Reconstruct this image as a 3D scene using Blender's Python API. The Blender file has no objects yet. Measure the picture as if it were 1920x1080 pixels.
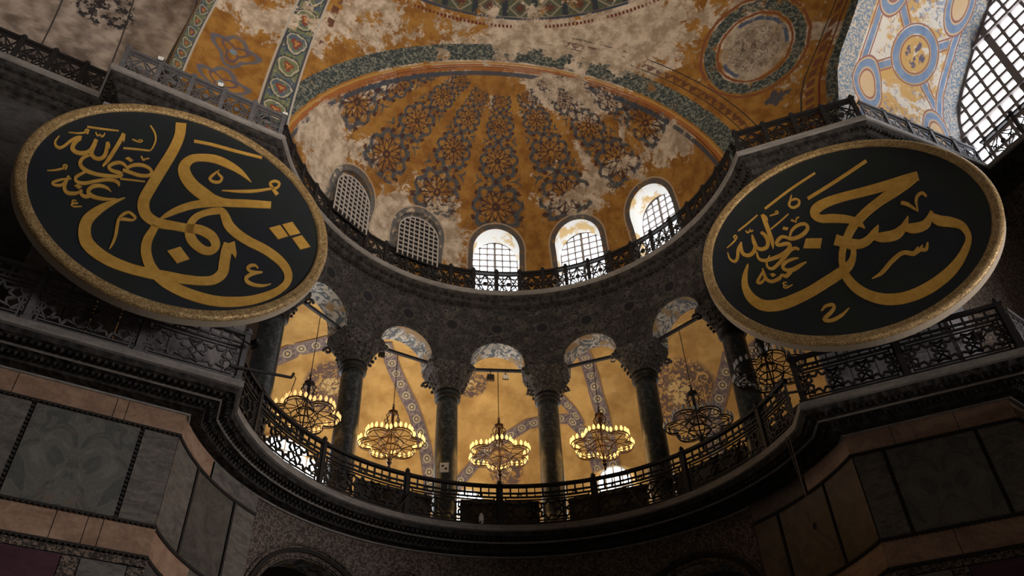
import bpy, bmesh, math, random
import numpy as np
from mathutils import Vector, Matrix
random.seed(7)
R = math.radians
SC = bpy.context.scene
COL = SC.collection

# ------------------------------------------------------------------ camera, sky, lights, exposure
def look_basis(pitch, roll, yaw):
    fw = Vector((math.sin(yaw)*math.cos(pitch), math.cos(yaw)*math.cos(pitch), math.sin(pitch)))
    r = Vector((math.cos(yaw), -math.sin(yaw), 0)); u = r.cross(fw)
    r2 = r*math.cos(roll)+u*math.sin(roll); u2 = -r*math.sin(roll)+u*math.cos(roll)
    return r2, u2, fw
cam_data = bpy.data.cameras.new('camera'); cam = bpy.data.objects.new('camera', cam_data); COL.objects.link(cam)
cam_data.sensor_width = 36.0; cam_data.lens = 1510.6/1920*36.0; cam_data.clip_end = 300
_r, _u, _f = look_basis(0.71238867, -0.03741407, 0.12824656)
cam.matrix_world = Matrix(((_r.x, _u.x, -_f.x, -2.48845), (_r.y, _u.y, -_f.y, -16.97935), (_r.z, _u.z, -_f.z, 0.0), (0, 0, 0, 1)))
SC.camera = cam
SC.view_settings.view_transform = 'Standard'; SC.view_settings.look = 'None'
SC.view_settings.gamma = 1; SC.view_settings.use_curve_mapping = False
SC.view_settings.exposure = 0.0
world = bpy.data.worlds.new('world'); SC.world = world; world.use_nodes = True
world.node_tree.nodes['Background'].inputs[0].default_value = (0.80, 0.66, 0.54, 1)
world.node_tree.nodes['Background'].inputs[1].default_value = 0.05

def light(name, kind, loc, target, energy, color, size=1.0, sizey=None, spot=None, blend=0.5):
    d = bpy.data.lights.new(name, kind); o = bpy.data.objects.new(name, d); COL.objects.link(o)
    d.energy = energy; d.color = color; o.location = loc
    if kind == 'AREA':
        d.size = size
        if sizey: d.shape = 'RECTANGLE'; d.size_y = sizey
    else:
        d.shadow_soft_size = size
    if kind == 'SPOT': d.spot_size = R(spot); d.spot_blend = blend
    if target is not None:
        o.rotation_euler = (Vector(target)-Vector(loc)).to_track_quat('-Z', 'Y').to_euler()
    return o
# light from the nave's windows across the hall, then added fill spots without a fixture
light('nave_window_light', 'AREA', (30, -17, 9), (-10, -1, 13), 5400, (1.0, 0.93, 0.88), 9)
light('roundel_fill_spot', 'SPOT', (-1, -24, 3), (8.26, -2.7, 14.9), 3000, (1.0, 0.88, 0.74), 1.0, spot=21, blend=0.35)  # added narrow spot that lifts the right roundel, no real lamp
light('dome_fill_spot', 'SPOT', (-1, -24, 8), (0.3, 2.5, 27.5), 19000, (1.0, 0.86, 0.70), 1.5, spot=56, blend=0.8)  # added spot from the nave, cone kept to the dome to brighten it
light('bay_fill_spot', 'SPOT', (-5, -21, 6), (-13.5, -1.5, 26), 9000, (1.0, 0.88, 0.76), 1.0, spot=38, blend=0.9)  # unseen extra spot added to brighten the brown bay

# ------------------------------------------------------------------ naming and linking
def srgb(r, g, b):
    f = lambda c: (c/255/12.92 if c/255 <= .04045 else ((c/255+.055)/1.055)**2.4)
    return (f(r), f(g), f(b), 1)
class MB:
    """collects shapes for ONE mesh object"""
    def __init__(self): self.v = []; self.f = []; self.m = []; self.at = {}
    def add(self, vs, fs, mi=0):
        n = len(self.v); self.v += [tuple(x) for x in vs]
        for f in fs: self.f.append(tuple(i+n for i in f)); self.m.append(mi)
    def frame(self, o, X, Y, Z, sx, sy, sz, mi=0):
        """box centred on o along unit axes"""
        o = Vector(o); vs = [o+Vector(X)*(a*sx/2)+Vector(Y)*(b*sy/2)+Vector(Z)*(c*sz/2) for a in (-1, 1) for b in (-1, 1) for c in (-1, 1)]
        self.add(vs, [(0, 1, 3, 2), (4, 6, 7, 5), (0, 4, 5, 1), (2, 3, 7, 6), (0, 2, 6, 4), (1, 5, 7, 3)], mi)
    def box(self, c, s, mi=0): self.frame(c, (1, 0, 0), (0, 1, 0), (0, 0, 1), *s, mi)
    def bar(self, a, b, w, h=None, up=(0, 0, 1), mi=0):
        a, b = Vector(a), Vector(b); d = b-a; L = d.length
        if L < 1e-6: return
        d /= L; s = d.cross(Vector(up))
        if s.length < 1e-4: s = d.cross(Vector((0, 1, 0)))
        s.normalize(); t = s.cross(d)
        self.frame((a+b)/2, d, s, t, L, w, h or w, mi)
    def tube(self, pts, r, n=8, closed=False, mi=0):
        pts = [Vector(p) for p in pts]; N = len(pts); rr = r if hasattr(r, '__len__') else [r]*N
        rings = []; prev = None
        for i, p in enumerate(pts):
            if closed: t = pts[(i+1) % N]-pts[i-1]
            else: t = pts[min(i+1, N-1)]-pts[max(i-1, 0)]
            t.normalize()
            if prev is None:
                s = t.cross(Vector((0, 0, 1)))
                if s.length < 1e-3: s = t.cross(Vector((1, 0, 0)))
            else: s = prev-t*prev.dot(t)
            s.normalize(); prev = s; q = t.cross(s)
            rings.append([p+s*(rr[i]*math.cos(2*math.pi*k/n))+q*(rr[i]*math.sin(2*math.pi*k/n)) for k in range(n)])
        vs = [x for g in rings for x in g]; fs = []
        for i in range(N if closed else N-1):
            j = (i+1) % N
            for k in range(n): fs.append((i*n+k, i*n+(k+1) % n, j*n+(k+1) % n, j*n+k))
        if not closed:
            fs.append(tuple(range(n))[::-1]); fs.append(tuple((N-1)*n+k for k in range(n)))
        self.add(vs, fs, mi)
    def lathe(self, prof, n=24, o=(0, 0, 0), mi=0):
        vs = []; fs = []; o = Vector(o)
        for (r, z) in prof:
            for k in range(n):
                a = 2*math.pi*k/n; vs.append(o+Vector((r*math.cos(a), r*math.sin(a), z)))
        for i in range(len(prof)-1):
            for k in range(n): fs.append((i*n+k, i*n+(k+1) % n, (i+1)*n+(k+1) % n, (i+1)*n+k))
        fs.append(tuple(range(n))[::-1]); fs.append(tuple((len(prof)-1)*n+k for k in range(n)))
        self.add(vs, fs, mi)
    def prism(self, poly, fn, d0, d1, mi=0):
        """extrude polygon [(x,y)] between depths; fn(x,y,d)->point"""
        n = len(poly); vs = [fn(x, y, d0) for x, y in poly]+[fn(x, y, d1) for x, y in poly]
        fs = [tuple(range(n))[::-1], tuple(range(n, 2*n))]+[(i, (i+1) % n, n+(i+1) % n, n+i) for i in range(n)]
        self.add(vs, fs, mi)
    def grid(self, P, mi=0, attrs=None, closed_u=False):
        """P[i][j] points"""
        nu, nv = len(P), len(P[0]); n0 = len(self.v)
        vs = [P[i][j] for i in range(nu) for j in range(nv)]
        fs = [(i*nv+j, ((i+1) % nu)*nv+j, ((i+1) % nu)*nv+j+1, i*nv+j+1) for i in range(nu if closed_u else nu-1) for j in range(nv-1)]
        self.add(vs, fs, mi)
        if attrs:
            for k, a in attrs.items(): self.at.setdefault(k, []).append((n0, np.asarray(a, float).reshape(-1)))
    def build(self, name, mats, parent=None, smooth=False, loc=None):
        me = bpy.data.meshes.new(name); me.from_pydata(self.v, [], self.f)
        if not isinstance(mats, (list, tuple)): mats = [mats]
        for m in mats: me.materials.append(m)
        me.polygons.foreach_set('material_index', self.m)
        if smooth: me.polygons.foreach_set('use_smooth', [True]*len(self.f))
        for k, lst in self.at.items():
            A = np.zeros(len(self.v))
            for n0, a in lst: A[n0:n0+len(a)] = a
            at = me.attributes.new(k, 'FLOAT', 'POINT'); at.data.foreach_set('value', A)
        bm = bmesh.new(); bm.from_mesh(me); bmesh.ops.recalc_face_normals(bm, faces=bm.faces); bm.to_mesh(me); bm.free()
        me.update()
        o = bpy.data.objects.new(name, me); COL.objects.link(o)
        if loc: o.location = loc
        if parent: o.parent = parent
        return o
def tag(o, label, cat, group=None):
    o['label'] = label; o['category'] = cat
    if group: o['group'] = group
    return o
def struct(o): o['kind'] = 'structure'; return o
def thing(name, label, cat, loc=(0, 0, 0), rotz=0, group=None):
    o = bpy.data.objects.new(name, None); COL.objects.link(o); o.empty_display_size = .3
    o.location = loc; o.rotation_euler = (0, 0, rotz)
    return tag(o, label, cat, group)
def copy_tree(o, parent=None):
    c = o.copy(); COL.objects.link(c)
    if parent: c.parent = parent
    for ch in list(o.children): copy_tree(ch, c)
    return c

# ------------------------------------------------------------------ small language for node materials
class N:
    nt = None
    def __init__(self, s): self.s = s
    def _op(self, op, *o):
        n = N.nt.nodes.new('ShaderNodeMath'); n.operation = op
        for i, x in enumerate((self,)+o):
            v = x.s if isinstance(x, N) else x
            if isinstance(v, (int, float)): n.inputs[i].default_value = v
            else: N.nt.links.new(v, n.inputs[i])
        return N(n.outputs[0])
    def __add__(a, b): return a._op('ADD', b)
    __radd__ = __add__
    def __sub__(a, b): return a._op('SUBTRACT', b)
    def __rsub__(a, b): return N(b)._op('SUBTRACT', a)
    def __mul__(a, b): return a._op('MULTIPLY', b)
    __rmul__ = __mul__
    def __truediv__(a, b): return a._op('DIVIDE', b)
    def __neg__(a): return a*-1.0
def f1(op): return lambda a, *b: a._op(op, *b)
sin, cos, absn, fract, sqrt, mn, mx, gt, lt, pw, atan2, floor = [f1(x) for x in ('SINE', 'COSINE', 'ABSOLUTE', 'FRACT', 'SQRT', 'MINIMUM', 'MAXIMUM', 'GREATER_THAN', 'LESS_THAN', 'POWER', 'ARCTAN2', 'FLOOR')]
def ss(a, e0, e1):
    n = N.nt.nodes.new('ShaderNodeMapRange'); n.interpolation_type = 'SMOOTHSTEP'; n.clamp = True
    N.nt.links.new(a.s, n.inputs[0]); n.inputs[1].default_value = e0; n.inputs[2].default_value = e1
    return N(n.outputs[0])
def line(a, c, w, s=None):
    """1 within w of c"""
    s = s or w*.35
    return 1.0-ss(absn(a-c), w-s, w+s)
def between(a, lo, hi, s=.02): return ss(a, lo-s, lo+s)*(1.0-ss(a, hi-s, hi+s))
def attr(name):
    n = N.nt.nodes.new('ShaderNodeAttribute'); n.attribute_name = name; return N(n.outputs['Fac'])
def objco():
    n = N.nt.nodes.new('ShaderNodeTexCoord'); return n.outputs['Object']
def xyz(v):
    n = N.nt.nodes.new('ShaderNodeSeparateXYZ'); N.nt.links.new(v, n.inputs[0]); return N(n.outputs[0]), N(n.outputs[1]), N(n.outputs[2])
def comb(x, y, z=0.0):
    n = N.nt.nodes.new('ShaderNodeCombineXYZ')
    for i, a in enumerate((x, y, z)):
        if isinstance(a, N): N.nt.links.new(a.s, n.inputs[i])
        else: n.inputs[i].default_value = a
    return n.outputs[0]
def noise(vec, scale, detail=4, rough=.55, dist=0.0):
    n = N.nt.nodes.new('ShaderNodeTexNoise'); N.nt.links.new(vec, n.inputs['Vector'])
    n.inputs['Scale'].default_value = scale; n.inputs['Detail'].default_value = detail
    n.inputs['Roughness'].default_value = rough; n.inputs['Distortion'].default_value = dist
    return N(n.outputs['Fac'])
def voro(vec, scale, feature='F1', out='Distance'):
    n = N.nt.nodes.new('ShaderNodeTexVoronoi'); n.feature = feature; N.nt.links.new(vec, n.inputs['Vector'])
    n.inputs['Scale'].default_value = scale; return N(n.outputs[out])
def wave(vec, scale, dist=4, detail=3, dscale=1.0):
    n = N.nt.nodes.new('ShaderNodeTexWave'); N.nt.links.new(vec, n.inputs['Vector'])
    n.inputs['Scale'].default_value = scale; n.inputs['Distortion'].default_value = dist
    n.inputs['Detail'].default_value = detail; n.inputs['Detail Scale'].default_value = dscale
    return N(n.outputs['Fac'])
def mixc(f, a, b):
    n = N.nt.nodes.new('ShaderNodeMix'); n.data_type = 'RGBA'
    if isinstance(f, N): N.nt.links.new(f.s, n.inputs[0])
    else: n.inputs[0].default_value = f
    for i, c in ((6, a), (7, b)):
        if isinstance(c, tuple): n.inputs[i].default_value = c
        else: N.nt.links.new(c, n.inputs[i])
    return n.outputs[2]
def material(name, fn, rough=.8, metal=0.0, spec=.3, bump=None):
    m = bpy.data.materials.new(name); m.use_nodes = True; nt = m.node_tree; N.nt = nt
    b = nt.nodes['Principled BSDF']; b.inputs['Roughness'].default_value = rough; b.inputs['Metallic'].default_value = metal
    b.inputs['Specular IOR Level'].default_value = spec
    r = fn() if callable(fn) else fn
    h = None
    if isinstance(r, tuple) and len(r) == 2: r, h = r
    if isinstance(r, tuple): b.inputs['Base Color'].default_value = r
    else: nt.links.new(r, b.inputs['Base Color'])
    if h is not None and bump:
        k = nt.nodes.new('ShaderNodeBump'); k.inputs['Strength'].default_value = bump[0]; k.inputs['Distance'].default_value = bump[1]
        nt.links.new(h.s, k.inputs['Height']); nt.links.new(k.outputs[0], b.inputs['Normal'])
    return m
def glow(name, color, strength, sample=True):
    m = bpy.data.materials.new(name); m.use_nodes = True; nt = m.node_tree
    b = nt.nodes['Principled BSDF']; b.inputs['Base Color'].default_value = (*color[:3], 1)
    b.inputs['Emission Color'].default_value = (*color[:3], 1); b.inputs['Emission Strength'].default_value = strength
    if not sample: m.cycles.emission_sampling = 'NONE'
    return m

# ------------------------------------------------------------------ materials
OCHRE = (.34, .165, .034, 1); OCHRE_D = (.205, .084, .015, 1); PLAST = (.60, .485, .37, 1); PLAST_D = (.40, .30, .21, 1)
NAVY = (.045, .055, .075, 1); BLUEGR = (.10, .115, .13, 1); RED = (.13, .03, .02, 1); GREEN = (.10, .12, .06, 1); CREAM = (.55, .45, .30, 1); DARK = (.035, .03, .03, 1)
def ochre_ground(o, wear, thr=.52):
    n1 = noise(o, 1.7, 6, .6); n2 = noise(o, 9, 3)
    base = mixc(ss(n1+n2*.25, .45, .78), OCHRE_D, OCHRE)
    w = noise(o, .55, 10, .68, .5)+wear+(noise(o, 5, 8, .72)-.5)*.40
    mask = ss(w, thr, thr+.05)
    pl = mixc(ss(noise(o, 2.1, 8, .7), .36, .66), (.30, .22, .15, 1), PLAST)
    return base, mask, pl
def rosette(lx, ly, o):
    w = (noise(o, 4.5, 4, .65)-.5)*.34
    r = sqrt(lx*lx+ly*ly)+w; th = atan2(ly, lx)
    c8 = cos(th*8.0); c4 = cos(th*4.0)
    blue = mx(line(r, .96+c8*.11, .11), line(r, 1.28-c4*.16, .045))
    blue = mx(blue, line(r, .70-c8*.10, .04))
    red = mx(line(r, .42+c8*.17, .055), line(r, .12, .07)); red = mx(red, between(r, .16, .80, .03)*ss(cos(th*8.0+3.14), .80, .92))
    red = mx(red, between(r, .66, .80)*ss(-c8, .5, .7)); red = mx(red, between(r, 1.02, 1.2)*ss(cos(th*12.0), .2, .5))
    return blue, red
def m_dome():
    o = objco(); wear = attr('wear')
    base, mask, pl = ochre_ground(o, wear, .56)
    s, v, el, wd = attr('ribs'), attr('ribv'), attr('elev'), attr('wind')
    lx = (fract(s+.5)-.5)*2.8; ly = (fract(v)-.5)*2.28
    blue, red = rosette(lx, ly, o)
    inr = (1.0-ss(absn(lx), 1.06, 1.14))*ss(el, 33.5, 34.2)*(1.0-ss(el, 75, 76))
    keep = 1.0-ss(noise(o, 1.1, 8, .7)+wear*.7, .60, .66)
    c = mixc(mask, base, pl)
    inr = inr*keep
    c = mixc(inr*blue*.95, c, (.065, .072, .08, 1)); c = mixc(inr*red*.92, c, (.055, .022, .02, 1))
    frag = ss(noise(o, 9, 4, .7), .54, .60)*(1.0-ss(absn(lx), .95, 1.05))*.75
    c = mixc(frag*inr, c, DARK)
    # painted borders round the windows and a stripe under the arch edge
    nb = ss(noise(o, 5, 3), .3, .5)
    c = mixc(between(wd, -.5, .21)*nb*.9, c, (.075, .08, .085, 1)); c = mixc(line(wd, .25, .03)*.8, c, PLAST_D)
    ed = attr('edge')
    k2 = 1.0-ss(wear+noise(o, 1.3, 6, .7), .62, .68)
    c = mixc(between(ed, .16, .34)*k2*.9, c, NAVY); c = mixc(between(ed, .0, .12)*k2*.8, c, (.30, .10, .03, 1))
    return c
def orn_band(t, d, o, per=1.0):
    """painted foliage: t along, d across 0..1"""
    a = (fract(t/per)-.5)*2.0; b = (d-.5)*2.0
    w = (noise(o, 5, 4, .65)-.5)*.55
    th = atan2(b, a); q = sqrt(a*a+b*b)*1.15+w+cos(th*3.0)*.10
    par = gt(fract(t/per*.5), .5)
    c = mixc(ss(noise(o, 4.5, 3)+par*.12, .46, .58), (.075, .10, .13, 1), (.14, .155, .08, 1))
    c = mixc(line(q, .80, .06), c, (.42, .36, .26, 1)); c = mixc(line(q, .98, .05), c, (.04, .04, .045, 1))
    c = mixc((1.0-ss(q, .40, .46))*.9, c, (.20, .045, .025, 1)); c = mixc(1.0-ss(q, .14, .2), c, (.42, .20, .05, 1))
    c = mixc(ss(noise(o, 9, 3, .7), .60, .65), c, (.34, .27, .15, 1))
    return mixc(ss(absn(b), .84, .9), c, NAVY)
def m_big():
    o = objco(); wear = attr('wear')
    base, mask, pl = ochre_ground(o, wear, .565)
    c = mixc(mask, base, pl)
    X, Y, Z = xyz(o)
    da, ta, dr, dl = attr('da'), attr('ta'), attr('dr'), attr('dl')
    k = 1.0-ss(noise(o, .8, 8, .7)+wear*.55, .62, .67)
    edgew = (noise(o, 7, 4, .7)-.5)*.22
    inb = between(da+edgew, .30, 1.10)*k
    speck = mixc(ss(noise(o, 8.5, 4, .72, .6), .47, .58), (.035, .045, .045, 1), (.19, .19, .15, 1))
    c = mixc(inb, c, speck)
    c = mixc(between(da, .02, .1)*k, c, (.32, .10, .03, 1)); c = mixc(between(da, .14, .22)*k, c, (.42, .22, .06, 1))
    tri = 1.0-ss(absn(fract(ta*2.6)-.5)*2.0-(da-1.45)*3.2+.1, .35, .5)
    c = mixc(between(da, 1.42, 1.72)*tri*k*.8*ss(X, .5, 2.5)*ss(noise(o, 5, 4, .7), .40, .46), c, (.085, .03, .022, 1)); rgt = ss(X, .5, 2.5); c = mixc(line(da, 1.38, .02)*k*rgt, c, DARK); c = mixc(line(da, 1.95, .025)*k*rgt, c, DARK)
    # scroll painting scattered over the spandrels
    sp = wave(o, 1.1, 9, 3, 1.6); spm = between(dl, 1.9, 3.2)*0.0
    # right border towards the bright vault
    kr = 1.0-ss(noise(o, 1.2, 8, .7), .60, .66)
    c = mixc(between(dr, .0, .42)*kr, c, speck)
    c = mixc(between(dr, .62, .70)*kr, c, RED); c = mixc(between(dr, .85, 1.15)*kr*ss(fract(Z*2.6), .3, .45), c, (.16, .06, .03, 1))
    c = mixc(line(dr, 1.3, .03), c, DARK)
    # two painted ribs that frame the ochre panel at the left
    sl = attr('sl')
    b1 = between(sl, .02, .44); b2 = between(sl, 2.94, 3.95)
    kw = 1.0-ss(noise(o, 1.3, 8, .7)+wear*.5, .60, .66)
    c = mixc(b1, c, orn_band(Z, (sl-.02)/.42, o, .62)); c = mixc(b2*kw, c, orn_band(Z, (sl-2.94)/1.01, o, 1.2))
    for p in (.48, 2.89, 4.0): c = mixc(line(sl, p, .035), c, (.40, .36, .30, 1))
    c = mixc(between(sl, 4.25, 4.55)*kw*gt(da, 2.2)*ss(fract(Z*1.8)+(noise(o, 6, 3)-.5)*.9, .25, .5), c, (.12, .05, .03, 1))
    # medallions in the ochre panel
    lx = (sl-1.70)/.70; ly = (fract(Z/1.75+.843)-.5)*2.65
    r = sqrt(lx*lx+ly*ly); th = atan2(ly, lx); wv = (noise(o, 3, 3)-.5)*.25
    pan = between(sl, .75, 2.65)*(1.0-ss(Z, 26.2, 26.8))
    c = mixc(pan*line(r+wv, .95+cos(th*4.0)*.20, .13)*.9, c, (.10, .105, .125, 1)); c = mixc(pan*line(r+wv, .5+sin(th*3.0)*.2, .10)*.85, c, (.10, .07, .085, 1))
    c = mixc(pan*(1.0-ss(r, .16, .22)), c, (.16, .20, .24, 1))
    # the ring of painted squares high above
    zr = between(Z, 31.32, 31.98); tt = (fract(atan2(X, Y+10.4)*9.0)-.5)*2.0; zz = (Z-31.65)/.34
    q = absn(tt)+absn(zz)*.7
    rc = mixc(ss(absn(tt), .78, .84), mixc(line(q, .7, .09), mixc(ss(q, .35, .4), (.10, .04, .03, 1), (.075, .085, .055, 1)), (.24, .20, .14, 1)), (.03, .035, .045, 1))
    kz = (1.0-ss(noise(o, 1.0, 8, .72), .50, .56))*(1.0-ss(noise(o, 6, 4, .7), .60, .68)*.7)
    c = mixc(zr*kz, c, rc); c = mixc(line(Z, 31.26, .05)*kz, c, NAVY); c = mixc(line(Z, 30.95, .06)*kz*ss(fract(tt*4.0), .3, .5), c, RED)
    # large worn medallion at the right
    mx_, my_ = attr('mx'), attr('my'); wn = (noise(o, 2.5, 4)-.5)*.10
    mr = sqrt(mx_*mx_+my_*my_)+wn; mt = atan2(my_, mx_)
    km = 1.0-ss(noise(o, 1.4, 9, .75), .56, .61)
    c = mixc((1.0-ss(mr, .68, .72))*.8, c, mixc(ss(noise(o, 2, 6, .7), .4, .6), (.24, .185, .13, 1), (.42, .35, .27, 1)))
    c = mixc(between(mr, .82, 1.05)*km, c, speck); c = mixc(between(mr, .62, .70)*ss(sin(mt*1.5+.6), -.2, 0)*km, c, (.075, .095, .15, 1))
    c = mixc(line(mr, 1.12, .03)*km, c, (.20, .07, .03, 1)); c = mixc(line(mr, .77, .025), c, (.20, .07, .03, 1))
    scr = ss(noise(o, 3.2, 5, .72, 1.8), .55, .60)*(1.0-ss(mr, .50, .58)); c = mixc(scr*.8, c, (.085, .055, .045, 1)); scr2 = line(noise(o, 2.6, 3, .6, 1.8), .5, .018)*(1.0-ss(mr, .5, .58)); c = mixc(scr2*.8, c, (.06, .045, .045, 1))
    fin = (1.0-ss(absn(mx_)+absn(my_+1.42)*1.3+(noise(o, 4, 3)-.5)*.5, .22, .30)); c = mixc(fin*.9, c, NAVY)
    return c
def m_bright():
    o = objco(); u, v = attr('u'), attr('v'); X, Y, Z = xyz(o)
    n = noise(o, 1.2, 8, .7)
    c = mixc(ss(n, .47, .54), (.62, .36, .11, 1), (.72, .64, .52, 1))
    BL = mixc(ss(noise(o, 3, 5), .3, .7), (.16, .23, .36, 1), (.24, .31, .42, 1)); RB = (.30, .13, .10, 1)
    sp = mixc(ss(noise(o, 12, 4, .75), .46, .56), (.15, .22, .29, 1), (.58, .48, .36, 1))
    cl = ss(noise(o, 2.9, 6, .75, 1.2)+ss(u, 2.9, 1.2)*.10+ss(u, 6.2, 7.2)*.08, .56, .60); c = mixc(cl*between(v, 1.4, 4.9, .2)*.75, c, mixc(ss(noise(o, 6, 3), .5, .6), BL, (.20, .10, .07, 1)))
    c = mixc(1.0-ss(v, .80, .84), c, sp); c = mixc(ss(v, 5.35, 5.40), c, sp)
    def ring(c, r, r0, w):
        c = mixc(line(r, r0, w*.5, .02), c, BL); c = mixc(mx(line(r, r0-w*.5-.07, .03), line(r, r0+w*.5+.07, .03)), c, RB); return c
    for p in (1.12, 5.2): c = ring(c, v, p, .24)
    d1 = (u-4.87); d2 = (v-3.45)*.95; rr = sqrt(d1*d1+d2*d2)
    for a in (1.01, 2.41):
        pr = d1*math.sin(a)-d2*math.cos(a)
        inside = ss(rr, 1.05, 1.1)*between(v, 1.2, 4.95)
        c2 = ring(c, pr, 0.0, .24); c = mixc(inside*(1.0-ss(absn(pr), .27, .29)), c, c2)
    c = mixc(1.0-ss(rr, 1.15, 1.2), c, ring(mixc(ss(noise(o, 1.6, 6), .55, .62), (.62, .36, .11, 1), (.72, .64, .52, 1)), rr, .92, .30))
    th = atan2(d1, d2); c = mixc((1.0-ss(rr, .48, .52))*ss(noise(o, 5, 4, .7)+cos(th*4.0)*.1, .52, .58), c, (.13, .10, .14, 1))
    for (uu, vv) in ((3.0, 1.45), (1.9, 4.85), (7.2, 4.85), (6.9, 1.5)):
        e1 = (u-uu)*.62; e2 = v-vv; er = sqrt(e1*e1+e2*e2); c = mixc(1.0-ss(er, .74, .76), c, ring(mixc(n, (.62, .36, .11, 1), (.66, .52, .36, 1)), er, .56, .2))
    return c
def m_brown():
    o = objco(); X, Y, Z = xyz(o)
    st = wave(comb(X*.25+Y*.2, Z*1.0, X*.1), 1.3, 7, 5, 1.5)
    c = mixc(ss(noise(o, .7, 8, .65)+st*.12, .35, .75), (.16, .115, .09, 1), (.50, .40, .32, 1))
    c = mixc(line(fract(X*.55), .5, .012), c, (.06, .045, .04, 1))
    dx, dz = X+14.4, Z-26.2; r = sqrt(dx*dx+dz*dz); c = mixc((1.0-ss(r, .9, 1.05))*ss(noise(o, 4, 4, .7), .48, .55), c, DARK)
    return c, noise(o, 3, 8, .7)
def m_strip():
    o = objco(); X, Y, Z = xyz(o)
    return mixc(ss(noise(o, 2.2, 5), .35, .6), orn_band(Z, fract((Y+X)*.8), o, .9), (.16, .10, .05, 1))
def m_carved(dark, lightc, sc):
    def fn():
        o = objco(); w = noise(o, 1.1, 4)
        a = wave(o, sc, 11, 3, 1.5); b = voro(o, sc*2.1, 'DISTANCE_TO_EDGE')
        h = mx(line(a, .5, .16), 1.0-ss(b, .03, .09))
        c = mixc(h*.85, dark, lightc)
        return mixc(ss(w, .35, .7)*.5, c, dark), h
    return fn
def m_arcade():
    o = objco(); X, Y, Z = xyz(o); az = atan2(Y, X)
    uu = az*8.1; vec = comb(uu, Z, 0.0)
    # scrolls: rings in a jittered lattice with leaves between
    d = voro(vec, 2.7, 'F1', 'Distance'); sc = mx(line(d, .34, .035), mx(line(d, .19, .03), 1.0-ss(d, .04, .07)))
    lf = line(noise(vec, 4.2, 3, .6, 1.0), .5, .03); e = voro(vec, 5.0, 'DISTANCE_TO_EDGE')
    h = mx(sc, mx(lf*.8, (1.0-ss(e, .02, .07))*.7))
    c = mixc(h*.85, (.017, .016, .018, 1), mixc(ss(noise(o, 2, 4), .4, .6), (.062, .054, .046, 1), (.110, .097, .083, 1)))
    # row of dark discs under the cornice
    pu = (fract((az*(180/math.pi)-89.5)/12.75+.5)-.5)*1.79; pz = Z-19.58; r = sqrt(pu*pu+pz*pz)
    c = mixc(between(r, .22, .28), c, (.06, .052, .048, 1)); c = mixc(1.0-ss(r, .19, .23), c, (.014, .014, .018, 1))
    c = mixc(between(Z, 17.62, 17.80), c, (.10, .08, .07, 1))
    return c, h
def m_soffit():
    o = objco()
    a = ss(noise(o, 2.6, 4, .65, 2.2), .47, .53)
    c = mixc(a, (.10, .12, .14, 1), (.45, .42, .38, 1)); return mixc(ss(noise(o, 1.4, 3), .5, .62), c, (.30, .20, .10, 1))
def m_stone(a, b, vs=1.2, dist=6, up=True):
    def fn():
        o = objco(); X, Y, Z = xyz(o); n = noise(comb(X*.8, Y*.8, Z*vs*1.6), 1.6, 9, .68, dist*.12); n2 = noise(o, 11, 6, .75)
        return mixc(ss(n*.85+n2*.45, .45, .85), a, b), n
    return fn
def m_marble_panel():
    o = objco(); X, Y, Z = xyz(o)
    # book-matched veins mirrored about the panel's middle
    s = absn(attr('ps')); vec = comb(s*1.1, Z*1.0, 0.0)
    n = noise(vec, 1.3, 9, .62, 1.6); w = absn(fract(n*7.0)-.5)*2.0; n2 = noise(vec, 6, 6, .7)
    c = mixc(ss(n*.9+n2*.2, .35, .75), (.070, .074, .073, 1), (.155, .150, .135, 1)); c = mixc((1.0-ss(w, .05, .35))*.35, c, (.24, .22, .185, 1))
    return mixc(ss(noise(vec, 1.0, 5), .60, .72)*.5, c, (.20, .125, .08, 1))
def m_frieze(period):
    def fn():
        o = objco(); a = ss(noise(o, 17, 3, .6, 1.0), .47, .55)
        return mixc(a, (.035, .03, .027, 1), (.22, .165, .13, 1)), a
    return fn
def m_bandwall():
    o = objco(); a = ss(noise(o, 13, 3, .65, 1.0), .47, .55)
    return mixc(a, (.055, .043, .037, 1), (.21, .16, .13, 1)), a
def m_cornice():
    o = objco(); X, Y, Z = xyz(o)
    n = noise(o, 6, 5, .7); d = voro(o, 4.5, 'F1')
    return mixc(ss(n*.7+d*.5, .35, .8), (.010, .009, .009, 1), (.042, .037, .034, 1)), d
def m_gold():
    o = objco(); n = noise(o, 5, 6, .7); n2 = noise(o, 1.2, 3)
    return mixc(ss(n*.7+n2*.4, .35, .8), (.62, .33, .06, 1), (.84, .50, .12, 1))
def m_board():
    o = objco(); n = noise(o, .7, 4); d = ss(voro(o, 1.1, 'F1'), .012, .02)
    return mixc(ss(n, .35, .65), (.020, .026, .024, 1), (.019, .022, .031, 1))
def m_rim():
    o = objco(); n = noise(o, 13, 2, .6, 1.5); w = line(n, .5, .045)
    return mixc(w*.8, mixc(noise(o, 3, 4), (.46, .29, .11, 1), (.74, .54, .27, 1)), (.16, .08, .025, 1)), w
def m_column():
    o = objco(); n = noise(o, 6, 8, .75); v = voro(o, 9, 'F1')
    return mixc(ss(n*.8+v*.3, .45, .85), (.024, .028, .030, 1), (.10, .105, .105, 1))
def m_capital():
    o = objco(); n = noise(o, 7, 4, .7, .8); a = line(n, .5, .05)
    return mixc(a, mixc(noise(o, 1.5, 4), (.060, .055, .051, 1), (.12, .112, .105, 1)), (.020, .018, .018, 1)), n
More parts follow.
